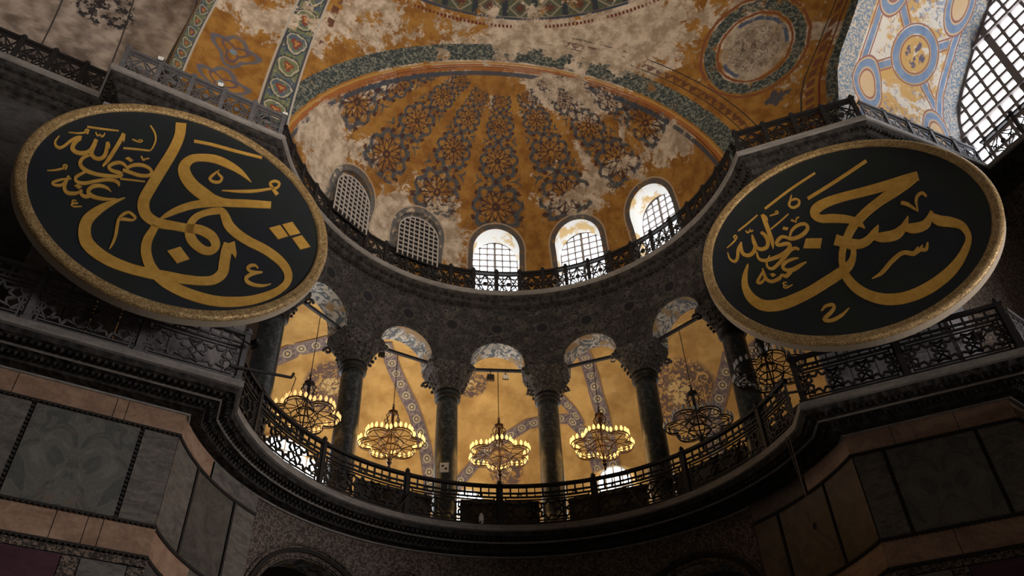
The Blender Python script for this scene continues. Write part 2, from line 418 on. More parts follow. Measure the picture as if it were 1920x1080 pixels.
def m_gallery():
    o = objco(); X, Y, Z = xyz(o)
    n = noise(o, .9, 8, .65)
    c = mixc(ss(n, .3, .7), (.34, .185, .050, 1), (.55, .345, .115, 1))
    c = mixc(ss(noise(o, .6, 8, .7)+(Z-20.2)*.02, .63, .68)*.6, c, (.58, .50, .40, 1))
    for (cx, cy, cz, rr) in FLOWERS:
        dx, dy, dz = X-cx, Y-cy, Z-cz; r = sqrt(dx*dx+dy*dy+dz*dz)*(1/rr)
        p = ss(noise(o, 3.4, 4, .75, 1.5), .44, .49)*(1.0-ss(r, .85, 1.05)); c = mixc(p*.92, c, (.085, .055, .055, 1))
        c = mixc((1.0-ss(r, .28, .36))*ss(noise(o, 6, 3), .45, .5), c, (.50, .36, .16, 1))
    return c
def m_gband():
    o = objco(); t, d = attr('t'), attr('d')
    a = (fract(t/.62)-.5)*2.0; b = (d-.5)*2.0; r = sqrt(a*a+b*b*1.2)
    c = mixc(ss(noise(o, 7, 4, .7), .42, .6), (.10, .08, .095, 1), (.24, .18, .155, 1))
    c = mixc(line(r, .50, .10), c, (.42, .35, .21, 1)); c = mixc(line(r, .14, .1), c, (.50, .38, .15, 1)); c = mixc(between(r, .22, .38), c, (.07, .06, .09, 1))
    c = mixc(ss(absn(b), .78, .82), c, (.30, .21, .13, 1)); return mixc(line(absn(b), .88, .05), c, (.12, .07, .07, 1))

FLOWERS = []   # filled below before the gallery vault's material is made
MT = {}
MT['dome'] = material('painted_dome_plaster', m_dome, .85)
MT['big'] = material('painted_vault_plaster', m_big, .85)
MT['bright'] = material('blue_and_gold_painted_vault', m_bright, .8)
MT['brown'] = material('weathered_brown_stone', m_brown, .9, bump=(.3, .05))
MT['strip'] = material('dim_painted_arch_edge', m_strip, .9)
MT['arcade'] = material('inlaid_spandrel_marble', m_arcade, .75, bump=(.5, .04))
MT['soffit'] = material('carved_arch_soffit', m_soffit, .8)
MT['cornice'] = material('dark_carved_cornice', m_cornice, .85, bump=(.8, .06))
MT['slab'] = material('grey_marble_edge', m_stone((.16, .145, .135, 1), (.30, .275, .255, 1), 2), .7)
MT['slab_tan'] = material('tan_marble_edge', m_stone((.13, .095, .07, 1), (.26, .20, .155, 1), 2), .7)
MT['tan'] = material('tan_marble', m_stone((.22, .13, .088, 1), (.42, .275, .19, 1), .8, 7), .55)
MT['greypanel'] = material('grey_marble', m_stone((.075, .068, .063, 1), (.19, .168, .15, 1), 1.6, 14), .55)
MT['panel'] = material('green_grey_book_matched_marble', m_marble_panel, .45)
MT['darkpanel'] = material('dark_grey_marble', m_stone((.05, .046, .043, 1), (.12, .108, .098, 1), .7, 14), .5)
MT['dimpanel'] = material('grey_marble_dimmed_brown', m_stone((.060, .040, .027, 1), (.135, .092, .063, 1), .6, 14), .55)  # grey marble with the right side's dim warm light put into its colour
MT['purple'] = material('porphyry', m_stone((.055, .022, .035, 1), (.085, .036, .052, 1), 2), .4)
MT['bead'] = material('dark_beaded_moulding', (.03, .025, .023, 1), .8)
MT['frieze'] = material('carved_frieze', m_frieze(1), .8, bump=(.6, .03))
MT['lowwall'] = material('inlaid_leaf_marble', m_bandwall, .75, bump=(.4, .02))
MT['plank'] = material('grey_weathered_marble', m_stone((.11, .10, .10, 1), (.24, .225, .23, 1), 1.0, 8), .8)
MT['lav'] = material('pale_grey_marble', m_stone((.18, .17, .19, 1), (.30, .29, .32, 1), 1.4, 6), .7)
MT['painted'] = material('dark_patterned_painting', m_frieze(2), .8, bump=(.1, .01))
MT['orange'] = material('orange_painted_plaster', m_stone((.33, .13, .03, 1), (.52, .27, .06, 1), 1), .85)
MT['darkstone'] = material('dark_grey_stone', m_stone((.035, .033, .034, 1), (.085, .08, .08, 1), .8, 8), .85)
MT['gold'] = material('gilded_lettering', m_gold, .42, .25, .5)
MT['board'] = material('dark_green_painted_board', m_board, .55)
MT['rim'] = material('carved_gilded_rim', m_rim, .5, .3, .5, bump=(.8, .03))
MT['rimwood'] = material('pale_rim_edge', (.45, .38, .30, 1), .7)
MT['iron'] = material('dark_iron', (.022, .020, .020, 1), .6, .3)
MT['rail'] = material('dark_grey_metal_railing', m_stone((.085, .082, .088, 1), (.16, .152, .158, 1), 3), .65, .1)
MT['brass'] = material('aged_brass', (.10, .055, .03, 1), .4, .7)
MT['column'] = material('grey_green_marble_shaft', m_column, .32, 0, .5)
MT['capital'] = material('carved_grey_capital', m_capital, .8, bump=(.9, .06))
MT['collar'] = material('dark_bronze_collar', (.02, .019, .019, 1), .5, .4)
MT['white'] = material('white_plaster_reveal', lambda: mixc(ss(noise(objco(), 1.5, 6), .5, .6), (.78, .76, .72, 1), (.62, .42, .18, 1)), .8)
MT['glass'] = glow('daylit_glass', (.84, .92, 1.0), 6.0)
MT['glass_big'] = glow('daylit_glass_large', (.90, .94, 1.0), 9.0)
MT['grille'] = material('window_lattice', (.26, .23, .22, 1), .8)
MT['grille_pale'] = material('pale_plaster_lattice', (.46, .41, .37, 1), .8)
MT['darkglass'] = material('dark_blind_glass', (.02, .02, .022, 1), .4)
MT['whitepaint'] = material('white_paint', (.72, .72, .70, 1), .5)
MT['bulb_on'] = glow('lit_bulb', (1.0, .58, .16), 2.3, False)
MT['bulb_dim'] = glow('faint_bulb', (1.0, .55, .20), 1.2, False)
MT['bulb_off'] = material('unlit_glass_bulb', (.62, .63, .68, 1), .25, 0, .6)
MT['floor'] = material('floor_marble', m_stone((.16, .14, .12, 1), (.30, .27, .24, 1), .5, 6), .5)
STROKES_LEFT="-903,3084,-645,3221,-878,2932,-624,3072,-853,2790,-600,2921,-833,2660,-578,2749,-822,2523,-565,2557,-819,2364,-563,2355,-824,2186,-568,2150,-834,1997,-579,1943,-848,1804,-593,1736,-866,1610,-611,1524,-889,1409,-634,1312,-914,1202,-657,1104,-938,994,-679,901,-958,782,-700,694,-978,568,-723,481,-997,366,-743,282,-1012,193,-760,109,-1025,54,-774,-31,-1037,-65,-784,-145,-1047,-177,-790,-234,-1050,-290,-792,-310,-1047,-398,-789,-376,-1038,-498,-783,-429,-1022,-595,-775,-473,-999,-686,-764,-519,-969,-775,-749,-570,-932,-861,-731,-619,-886,-942,-711,-661,-831,-1014,-692,-693,-769,-1068,-668,-721,-706,-1105,-634,-750,-645,-1130,-593,-777,-587,-1147,-552,-797,-532,-1157,-516,-809,-478,-1160,-482,-815,-423,-1156,-441,-815,-361,-1145,-389,-811,-286,-1126,-321,-800,-203,-1099,-240,-784,-119,-1070,-154,-763,-43,-1048,-72,-744,26,-1034,2,-729,93,-1024,71,-714,161,-1013,135,-699,233,-999,196,-682,306,-974,257,-656,374,-946,322,-623,433,-924,397,-589,486,-916,479,-568,543,-921,564,-566,607,-936,648,-577,667,-956,727,-597,716,-978,797,-625,749,-998,860,-666,774,-1019,912,-718,796,-1042,954,-776,816,-1069,987,-836,833,-1096,1016,-901,845,-1119,1039,-977,851,-1132,1053,-1067,854,-1134,1050,-1166,853,-1150,1029,-1258,845,-1183,997,-1338,832,-1213,954,-1412,818,-1229,900,-1472,797,-1239,840,-1510,764,-1243,777,-1532,725,-1240,712,-1542,686,-1228,644,-1536,643,-1205,574,-1514,592,-1168,503,-1479,541,-1125,435,-1436,500,-1084,376,-1388,471,-1049,324,-1334,449,-1016,280,-1273,430,-982,243,-1205,411,-942,214,-1131,391,-896,190,-1049,373,-848,172,-959,358,-797,161,-862,349,-743,159,-760,346,-678,165,-657,349,-603,178,-552,357,-528,199,-448,370,-461,228,-348,390,-401,266,-258,418,-341,310,-178,454,-281,357,-107,495,-223,408,-39,543,-167,464,29,598,-113,526,95,656,-64,588,155,711,-21,646,206,761,18,700,250,807,50,756,292,840,67,817,325,855,66,888,336,857,55,956,303,866,26,1007,248,884,-28,1044,194,909,-90,1079,144,933,-149,1116,82,959,-220,1150,17,998,-305,1179,-34,1051,-388,1210,-76,1114,-455,1251,-119,1181,-511,1302,-165,1253,-560,1361,-211,1328,-605,1424,-253,1410,-644,1494,-292,1495,-678,1570,-327,1583,-708,1652,-359,1672,-734,1733,-387,1762,-755,1815,-409,1853,-770,1902,-425,1939,-785,1993,-443,2020,-805,2085,-466,2101,-831,2175,-495,2182,-860,2263,-526,2259,-894,2350,-563,2332,-930,2433,-605,2404,-970,2513,-654,2473,-1013,2590,-708,2535,-1059,2664,-769,2588,-1107,2731,-838,2634,-1160,2790,-914,2673,-1217,2841,-996,2704,-1274,2883,-1085,2726,-1328,2915,-1179,2739,-1378,2933,-1277,2746,-1427,2939,-1378,2746,-1478,2932,-1479,2740,-1532,2914,-1581,2724,-1591,2883,-1680,2700,-1657,2844,-1775,2665,-1728,2797,-1866,2623,-1801,2746,-1955,2573,-1873,2689,-2044,2515,-1945,2625,-2133,2450,-2018,2556,-2222,2378,-2092,2479,-2310,2298,-2169,2396,-2397,2211,-2248,2304,-2486,2120,-2323,2207,-2573,2027,-2392,2107,-2654,1930,-2454,2003,-2728,1829,-2511,1896,-2798,1726,-2563,1788,-2861,1623,-2610,1679,-2917,1522,-2652,1572,-2965,1422,-2688,1464,-3007,1322,-2719,1355,-3043,1222,-2742,1245,-3070,1120,-2757,1133,-3090,1015,-2765,1020,-3103,910,-2768,909,-3109,809,-2767,803,-3110,713,-2763,700,-3106,619,-2755,600,-3097,529,-2743,502,-3083,441,-2727,407,-3064,354,-2706,315,-3042,271,-2682,223,-3014,193,-2653,133,-2981,120,-2618,46,-2939,49,-2575,-39,-2888,-19,-2526,-121,-2829,-83,-2472,-197,-2765,-139,-2418,-267,-2697,-185,-2364,-329,-2623,-225,-2308,-384,-2545,-261,-2248,-431,-2465,-296,-2184,-473,-2384,-326,-2119,-512,-2298,-353,-2052,-548,-2208,-375,-1984,-578,-2116,-394,-1918,-602,-2023,-408,-1855,-620,-1930,-418,-1794,-632,-1836,-425,-1729,-638,-1741,-429,-1663,-638,-1642,-429,-1586,-629,-1536,-424,-1495,-614,-1430,-417,-1402,-597,-1335,-410,-1319,-583,-1257,-406,-1258,-573,-1197,-403,-1214,-564,-1150,-399,-1173,-557,-1110,-396,-1129,-548,-1068;1407,1780,1400,1756,1331,1870,1308,1800,1255,1963,1217,1844,1176,2052,1128,1885,1092,2130,1042,1917,1005,2191,957,1940,917,2240,872,1958,828,2279,787,1971,737,2309,701,1981,646,2334,614,1990,551,2351,528,1996,453,2356,445,1997,354,2347,364,1988,254,2319,280,1970,155,2275,192,1943,60,2223,108,1909,-25,2170,33,1867,-101,2118,-31,1821,-174,2060,-86,1770,-242,1990,-128,1717,-305,1905,-157,1662,-360,1800,-177,1596,-406,1683,-188,1521,-441,1555,-192,1452,-460,1418,-188,1406,-457,1278,-181,1380,-436,1147,-172,1355,-400,1030,-157,1319,-354,925,-132,1271,-297,824,-94,1210,-229,727,-44,1143,-153,637,13,1077,-69,555,73,1020,22,485,142,969,119,425,225,922,213,377,310,878,298,340,389,838,370,316,454,801,441,300,506,770,515,294,553,746,594,300,608,729,675,318,672,718,758,348,740,713,845,387,818,720,943,433,909,742,1055,486,1014,785,1176,548,1132,847,1305,614,1262,918,1439,682,1400,990,1583,754,1548,1058,1737,830,1704,1128,1896,909,1866,1200,2055,989,2027,1272;-421,-852,-450,-813,-381,-799,-425,-740,-342,-747,-401,-667,-301,-695,-373,-590,-256,-636,-338,-509,-205,-568,-296,-422,-151,-494,-247,-330,-93,-417,-193,-235,-32,-342,-133,-142,32,-265,-68,-52,98,-186,2,37,168,-109,77,125,243,-36,159,210,327,34,251,294,419,103,348,374,513,168,445,448,599,227,533,513,672,274,611,567,737,313,682,610,802,350,748,648,869,390,815,687;-1328,-503,-1319,-520,-1393,-572,-1368,-618,-1458,-640,-1417,-714,-1522,-710,-1465,-810,-1584,-786,-1509,-907,-1644,-867,-1552,-1007,-1703,-951,-1593,-1107,-1759,-1042,-1630,-1207,-1810,-1137,-1661,-1307,-1857,-1237,-1690,-1410,-1902,-1343,-1715,-1514,-1940,-1458,-1732,-1609,-1967,-1579,-1740,-1688,-1977,-1703,-1739,-1752,-1974,-1824,-1733,-1813,-1960,-1938,-1722,-1877,-1939,-2045,-1706,-1944,-1911,-2153,-1685,-2013,-1874,-2263,-1660,-2080,-1825,-2373,-1632,-2138,-1764,-2474,-1603,-2185,-1693,-2556,-1568,-2228,-1618,-2621,-1522,-2271,-1540,-2674,-1464,-2316,-1459,-2719,-1397,-2359,-1371,-2760,-1323,-2402,-1276,-2796,-1240,-2442,-1177,-2826,-1152,-2477,-1075,-2849,-1062,-2506,-970,-2863,-967,-2527,-862,-2869,-867,-2543,-754,-2871,-764,-2553,-649,-2870,-662,-2558,-544,-2866,-563,-2556,-439,-2858,-462,-2548,-337,-2848,-363,-2536,-239,-2837,-267,-2523,-146,-2825,-177,-2507,-57,-2811,-92,-2488,29,-2795,-6,-2468,115,-2778,82,-2449,202,-2758,171,-2435,290,-2736,260,-2423,380,-2712,348,-2409,472,-2686,439,-2392,569,-2657,535,-2371,670,-2625,635,-2346,770,-2592,731,-2319,862,-2556,816,-2287,945,-2521,892,-2252,1023,-2484,958,-2216,1099,-2439,1011,-2176,1173,-2377,1053,-2133,1240,-2297,1088,-2078,1299,-2204,1118,-2014,1348,-2102,1140,-1949,1385,-1986,1151,-1899,1401,-1858,1152,-1868,1396,-1746,1148,-1821,1386,-1658,1137,-1742,1379,-1578,1127,-1643,1373,-1481,1121,-1537,1367,-1369,1114,-1426,1360,-1261,1108,-1312,1356,-1167,1105,-1206,1354,-1091,1106,-1112,1354,-1022,1109,-1030,1354,-951,1114,-957,1355,-875,1118,-884;2071,-1378,2047,-1429,2046,-1346,2017,-1407,2018,-1310,1990,-1387,1978,-1288,1969,-1383,1930,-1295,1943,-1395,1882,-1320,1911,-1420,1840,-1357,1887,-1446,1807,-1410,1867,-1477,1781,-1478,1853,-1507,1783,-1560,1850,-1506,1820,-1613,1860,-1515,1872,-1643,1893,-1531,1938,-1646,1938,-1537,2016,-1614,2004,-1523,2101,-1561,2091,-1492,2186,-1509,2179,-1460;2177,-1461,2188,-1507,2096,-1504,2114,-1572,2015,-1548,2041,-1635,1941,-1602,1982,-1696,1877,-1673,1931,-1762,1823,-1753,1891,-1828,1789,-1842,1875,-1867,1792,-1938,1878,-1877,1827,-2007,1892,-1898,1876,-2050,1916,-1919,1937,-2067,1956,-1934,2006,-2067,2013,-1942,2074,-2056,2074,-1942,2143,-2037,2136,-1933,2212,-2008,2201,-1915,2279,-1968,2263,-1892,2339,-1916,2322,-1861,2394,-1855,2382,-1821,2448,-1794,2443,-1780;-1202,-2333,-1217,-2327,-1188,-2268,-1216,-2256,-1173,-2200,-1215,-2186,-1163,-2122,-1216,-2111,-1158,-2033,-1219,-2026,-1159,-1934,-1225,-1934,-1165,-1827,-1233,-1836,-1181,-1704,-1249,-1721,-1201,-1577,-1270,-1595,-1218,-1469,-1286,-1484,-1227,-1393,-1295,-1401,-1232,-1337,-1299,-1333,-1232,-1286,-1296,-1264,-1224,-1227,-1286,-1190,-1211,-1168,-1268,-1119,-1193,-1116,-1245,-1057,-1172,-1069,-1216,-1001,-1148,-1031,-1180,-952,-1124,-1014,-1132,-923,-1086,-1027,-1074,-933,-1036,-1063,-1015,-965,-995,-1093,-971,-995,-971,-1103,-945,-1022,-963,-1097,-926,-1059,-960,-1089,-926,-1107,-967,-1109,-939,-1146,-988,-1135,-962,-1188,-1016,-1156,-997,-1225,-1058,-1167,-1045,-1250,-1113,-1174,-1099,-1271,-1164,-1185,-1145,-1288,-1202,-1205,-1178,-1301,-1230,-1227,-1207,-1313,-1258,-1249,-1237,-1325;-305,2524,-317,2650,-168,2572,-180,2699,-30,2620,-40,2748,128,2665,122,2795,321,2702,318,2834,537,2736,535,2869,766,2776,764,2909,1008,2827,1006,2958,1263,2884,1262,3012,1521,2942,1521,3067;518,1788,533,1771,473,1704,501,1670,428,1618,471,1570,389,1536,444,1480,357,1453,417,1397,330,1365,396,1329,324,1266,391,1307,363,1193,400,1299,416,1163,433,1281,470,1155,471,1275,527,1170,513,1286,585,1204,558,1313,635,1258,588,1344,667,1338,605,1383,682,1427,615,1437,678,1514,616,1469,646,1573,610,1479,609,1597,582,1498,579,1617,547,1528,552,1645,518,1568,523,1677,492,1611,493,1710,466,1652;732,979,728,1007,891,1043,883,1103,1052,1107,1039,1199,1204,1177,1187,1292,1341,1254,1320,1376,1467,1336,1445,1455,1591,1427,1566,1539,1718,1536,1693,1638,1840,1652,1817,1742,1943,1749,1923,1833,2020,1809,2000,1898,2080,1853,2053,1946,2132,1914,2083,1986,2167,2007,2101,2038,2180,2108,2108,2095,2168,2200,2107,2122,2123,2250,2091,2136,2066,2266,2054,2145,2007,2253,2019,2138,1949,2203,1981,2106,1895,2129,1941,2053,1859,2035,1927,2022,1870,1939,1933,2015,1904,1876,1960,1978,1944,1813,2001,1926,1993,1738,2055,1863,2053,1656,2119,1794,2111,1575,2184,1725;-2745,1517,-2758,1581,-2632,1563,-2644,1628,-2517,1610,-2530,1675,-2403,1659,-2416,1723,-2292,1712,-2303,1771,-2181,1769,-2191,1820,-2069,1825,-2077,1869;-3052,1080,-3055,1097,-2983,1106,-2989,1134,-2913,1132,-2922,1171,-2851,1164,-2864,1210,-2798,1203,-2815,1254,-2753,1248,-2774,1301,-2717,1290,-2740,1343,-2689,1332,-2715,1380,-2670,1374,-2698,1412,-2663,1422,-2694,1418,-2686,1462,-2694,1412,-2714,1471,-2712,1420,-2739,1465,-2726,1419,-2757,1439,-2734,1405,-2768,1398,-2740,1382,-2762,1344,-2740,1378,-2734,1309,-2725,1369,-2699,1284,-2692,1355,-2666,1260,-2657,1341;-2539,1449,-2519,1481,-2520,1409,-2498,1444,-2500,1366,-2479,1410,-2473,1335,-2468,1397,-2443,1341,-2458,1400,-2421,1368,-2442,1414,-2407,1401,-2433,1425,-2410,1442,-2433,1433,-2420,1470,-2438,1455,-2438,1461,-2425,1485,-2432,1442,-2414,1463,-2419,1401,-2399,1431,-2398,1366,-2388,1418,-2370,1358,-2377,1420,-2344,1368,-2362,1428,-2322,1399,-2352,1439,-2315,1449,-2348,1463,-2317,1503,-2345,1509,-2319,1553,-2343,1558;-3197,845,-3178,833,-3211,767,-3183,749,-3225,686,-3187,667,-3229,606,-3184,602,-3219,529,-3173,552,-3197,461,-3157,511,-3167,406,-3140,484,-3128,372,-3119,467,-3084,359,-3093,458,-3042,371,-3070,463,-3008,412,-3051,488,-2981,471,-3029,536,-2956,539,-3007,598,-2933,620,-2988,675,-2910,710,-2968,768,-2887,788,-2945,858,-2860,854,-2916,935,-2830,914,-2884,1004,-2804,965,-2851,1058,-2783,1002,-2818,1092,-2762,1032,-2787,1108,-2739,1065,-2758,1122;-2767,1044,-2728,988,-2790,1005,-2743,937,-2814,967,-2758,886,-2838,922,-2770,840,-2858,868,-2777,798,-2869,805,-2781,753,-2876,738,-2783,703,-2877,673,-2782,656,-2872,610,-2779,624,-2861,552,-2776,607,-2841,501,-2772,595,-2816,461,-2767,584,-2788,431,-2758,573,-2757,411,-2743,562,-2724,399,-2723,552,-2689,395,-2699,547,-2654,398,-2675,548,-2617,409,-2647,556,-2579,427,-2616,571,-2542,451,-2585,592,-2508,482,-2560,614,-2479,520,-2539,640,-2455,564,-2520,669,-2434,613,-2504,703,-2417,666,-2492,740,-2404,723,-2485,780,-2395,783,-2481,826,-2389,844,-2480,878,-2385,908,-2479,934,-2386,979,-2479,994,-2389,1052,-2481,1060,-2394,1125,-2483,1131,-2398,1196,-2485,1203;-2459,1036,-2380,1017,-2463,958,-2378,937,-2466,878,-2376,861,-2465,799,-2372,793,-2461,723,-2367,729,-2451,644,-2361,677,-2428,564,-2354,646,-2390,501,-2340,619,-2347,459,-2319,592,-2301,435,-2295,574,-2253,432,-2266,569,-2205,445,-2232,576,-2161,475,-2205,594,-2124,524,-2186,626,-2094,588,-2170,671,-2075,664,-2160,717,-2069,748,-2159,763,-2074,832,-2163,823,-2085,923,-2172,902,-2103,1031,-2185,1003,-2127,1149,-2204,1119,-2151,1266,-2223,1238;-2208,1195,-2180,1284,-2186,1172,-2159,1258,-2166,1151,-2136,1231,-2149,1132,-2115,1195,-2132,1110,-2099,1150,-2114,1081,-2090,1105,-2095,1049,-2082,1063;-1986,1815,-1891,1798,-1986,1710,-1892,1693,-1987,1607,-1893,1586,-1991,1484,-1898,1456,-2000,1315,-1907,1283,-2012,1125,-1919,1091,-2023,954,-1932,919,-2032,818,-1942,782,-2040,701,-1953,662,-2048,595,-1967,551,-2056,498,-1988,453,-2065,407,-2012,369,-2073,314,-2036,288;-1960,1779,-1914,1820,-1944,1728,-1898,1769,-1929,1679,-1883,1717,-1914,1632,-1870,1662,-1898,1584,-1861,1605,-1882,1535,-1856,1548,-1866,1485,-1851,1493;-1459,2520,-1442,2564,-1400,2437,-1381,2488,-1343,2356,-1319,2411,-1296,2274,-1265,2327,-1261,2192,-1225,2234,-1234,2107,-1195,2137,-1215,2017,-1174,2033,-1206,1913,-1164,1917,-1205,1802,-1164,1798,-1207,1707,-1169,1697,-1211,1642,-1178,1625,-1219,1591,-1191,1572,-1227,1538,-1203,1522;-1806,1215,-1817,1270,-1714,1260,-1725,1318,-1621,1305,-1633,1367,-1526,1350,-1538,1414,-1426,1397,-1437,1458,-1323,1444,-1332,1500,-1219,1492,-1227,1542;-1711,1692,-1711,1729,-1677,1686,-1678,1732,-1643,1680,-1644,1735,-1610,1677,-1611,1736,-1579,1675,-1580,1732,-1548,1676,-1551,1726,-1518,1689,-1529,1730,-1490,1722,-1506,1755,-1467,1766,-1485,1791,-1460,1815,-1479,1801,-1486,1835,-1487,1801,-1520,1833,-1517,1801,-1550,1817,-1542,1791,-1569,1785,-1556,1766,-1581,1743,-1567,1728,-1593,1703,-1579,1687;-1377,1159,-1351,1212,-1350,1114,-1322,1169,-1320,1066,-1295,1129,-1285,1035,-1281,1113,-1252,1059,-1280,1114,-1239,1101,-1266,1139,-1227,1132,-1246,1171,-1208,1154,-1222,1195,-1185,1175,-1198,1215,-1162,1196,-1174,1235;-1532,490,-1572,528,-1515,534,-1562,579,-1498,575,-1551,635,-1478,611,-1529,695,-1448,653,-1496,753,-1411,697,-1454,808,-1371,734,-1407,855,-1326,762,-1354,891,-1277,784,-1297,917,-1228,797,-1238,931,-1178,798,-1177,930,-1127,790,-1116,917,-1086,772,-1061,890,-1054,743,-1014,846,-1031,707,-974,784,-1024,687,-951,703,-1026,671,-959,617,-1041,635,-987,546,-1069,598,-1030,489,-1117,563,-1089,444,-1181,531,-1159,406,-1247,509,-1232,379,-1314,500,-1306,369,-1384,500,-1380,370,-1452,501,-1447,371,-1512,498,-1505,370,-1566,495,-1559,370,-1620,492,-1613,370;-1500,550,-1523,482,-1541,602,-1568,523,-1583,655,-1610,562,-1629,697,-1647,587,-1676,719,-1681,599,-1723,725,-1713,602,-1769,713,-1744,593,-1817,680,-1779,567,-1862,633,-1814,526,-1899,578,-1844,482,-1930,513,-1869,433,-1954,438,-1887,383,-1960,349,-1892,365,-1929,271,-1888,364,-1885,230,-1864,345,-1836,205,-1833,331,-1781,200,-1791,332,-1724,206,-1737,344,-1679,208,-1685,350,-1645,204,-1640,341,-1621,198,-1600,323,-1626,216,-1561,268,-1627,246,-1564,182,-1636,225,-1591,132,-1664,195,-1631,91,-1714,163,-1687,53,-1782,130,-1757,14,-1858,99,-1834,-23,-1941,65,-1917,-59,-2029,34,-2008,-92,-2114,13,-2097,-116,-2197,6,-2185,-130,-2277,10,-2271,-134,-2344,25,-2349,-122,-2398,50,-2418,-89,-2440,84,-2477,-38,-2467,117,-2526,29,-2481,153,-2556,118,-2487,205,-2567,209,-2489,257,-2565,289,-2485,302,-2552,360,-2474,350,-2530,420,-2459,397,-2504,469,-2440,438,-2474,508,-2416,478,-2442,537,-2390,520,-2410,565;-2319,-33,-2290,-82,-2353,-84,-2320,-141,-2388,-135,-2348,-198,-2420,-189,-2374,-256,-2451,-250,-2400,-319,-2481,-317,-2422,-378,-2496,-394,-2429,-416,-2485,-479,-2425,-443,-2453,-551,-2413,-471,-2405,-595,-2396,-487,-2349,-602,-2363,-489,-2288,-585,-2313,-475,-2224,-549,-2258,-444,-2158,-485,-2197,-390,-2090,-405,-2129,-315,-2024,-331,-2060,-242,-1958,-268,-1992,-176,-1892,-210,-1925,-113,-1832,-165,-1861,-62,-1780,-138,-1804,-28,-1735,-122,-1751,-8,-1694,-117,-1702,1,-1656,-124,-1653,0,-1624,-140,-1608,-13,-1603,-153,-1568,-42,-1595,-155,-1541,-95,-1583,-174,-1536,-146,-1566,-204,-1535,-184;-1585,54,-1594,106,-1505,85,-1514,138,-1424,117,-1434,170,-1339,151,-1348,203,-1246,189,-1255,238,-1149,230,-1157,275,-1051,272,-1058,312;-3051,-510,-3057,-493,-3007,-484,-3015,-459,-2962,-458,-2974,-424,-2919,-427,-2934,-387,-2877,-388,-2895,-345,-2836,-345,-2857,-299,-2800,-302,-2822,-254,-2764,-257,-2788,-209,-2732,-212,-2757,-167,-2711,-166,-2743,-140,-2721,-110,-2743,-142,-2748,-85,-2754,-130,-2773,-79,-2767,-124,-2796,-92,-2781,-133,-2818,-120,-2795,-152,-2823,-172,-2797,-154,-2796,-215,-2782,-168,-2759,-250,-2747,-195,-2724,-284,-2710,-223;-2542,-472,-2528,-512,-2608,-519,-2591,-569,-2675,-566,-2653,-625,-2734,-619,-2706,-682,-2787,-683,-2753,-747,-2832,-751,-2793,-812,-2860,-813,-2812,-855,-2851,-890,-2813,-845,-2813,-928,-2808,-847,-2775,-934,-2786,-850,-2730,-922,-2750,-838,-2678,-894,-2706,-812,-2632,-851,-2672,-778,-2603,-790,-2655,-735,-2586,-720,-2645,-677,-2575,-648,-2637,-617,-2573,-576,-2633,-558,-2577,-504,-2633,-495,-2581,-436,-2633,-427;-2644,-530,-2578,-533,-2637,-645,-2568,-649,-2631,-763,-2558,-759,-2614,-872,-2544,-838,-2581,-961,-2525,-887,-2537,-1024,-2502,-920,-2487,-1062,-2480,-939,-2434,-1064,-2453,-941,-2385,-1043,-2416,-927,-2345,-1016,-2378,-907,-2309,-987,-2345,-889,-2277,-951,-2315,-866,-2250,-909,-2292,-840,-2231,-860,-2276,-810,-2219,-812,-2263,-771,-2209,-767,-2250,-729;-2244,-762,-2207,-763,-2246,-810,-2198,-813,-2247,-868,-2191,-852,-2227,-936,-2186,-858,-2185,-976,-2172,-864,-2138,-992,-2144,-871,-2088,-986,-2115,-867,-2041,-950,-2083,-844,-1999,-900,-2043,-802,-1958,-851,-2000,-757;-1645,-479,-1649,-496,-1682,-432,-1693,-476,-1720,-384,-1734,-457,-1768,-347,-1775,-448,-1825,-331,-1821,-445,-1885,-330,-1872,-448,-1942,-343,-1919,-461,-1996,-370,-1961,-487,-2047,-412,-2000,-523,-2089,-466,-2029,-563,-2120,-538,-2047,-612,-2140,-621,-2058,-667,-2143,-710,-2058,-701,-2121,-794,-2052,-717,-2081,-858,-2037,-739,-2030,-899,-2013,-758,-1971,-914,-1974,-772,-1907,-911,-1918,-778,-1845,-900,-1860,-777,-1783,-882,-1802,-769,-1721,-856,-1742,-753,-1660,-822,-1682,-732,-1601,-777,-1622,-706,-1545,-724,-1560,-674,-1488,-671,-1497,-642;-2231,-1150,-2228,-1186,-2253,-1149,-2249,-1189,-2277,-1147,-2270,-1191,-2299,-1156,-2280,-1197,-2314,-1185,-2285,-1211,-2320,-1221,-2287,-1232,-2314,-1261,-2288,-1237,-2293,-1286,-2285,-1239,-2270,-1293,-2271,-1247,-2246,-1289,-2254,-1249,-2222,-1273,-2233,-1240,-2198,-1249,-2208,-1222,-2174,-1225,-2182,-1204;-2181,-1203,-2174,-1226,-2212,-1220,-2203,-1249,-2243,-1238,-2231,-1271,-2269,-1258,-2253,-1293,-2289,-1283,-2268,-1316,-2303,-1312,-2277,-1337,-2306,-1350,-2278,-1341,-2288,-1381,-2276,-1341,-2265,-1395,-2262,-1349,-2239,-1399,-2244,-1352,-2214,-1392,-2224,-1347,-2188,-1377,-2200,-1334,-2161,-1359,-2173,-1320,-2134,-1337,-2144,-1305,-2105,-1312,-2113,-1289,-2077,-1287,-2081,-1273"
QUADS_LEFT="2117,192,2384,459,2646,143,2405,-113;2436,512,2686,759,2949,424,2691,181;2754,116,2999,362,3275,31,3021,-207;-58,-1812,190,-1537,466,-1838,229,-2108;1105,-1027,1360,-730,1481,-1150,1482,-1334,1380,-1200,1228,-1143;-1678,883,-1617,981,-1488,918,-1532,813;-2416,-706,-2366,-607,-2258,-645,-2302,-764"
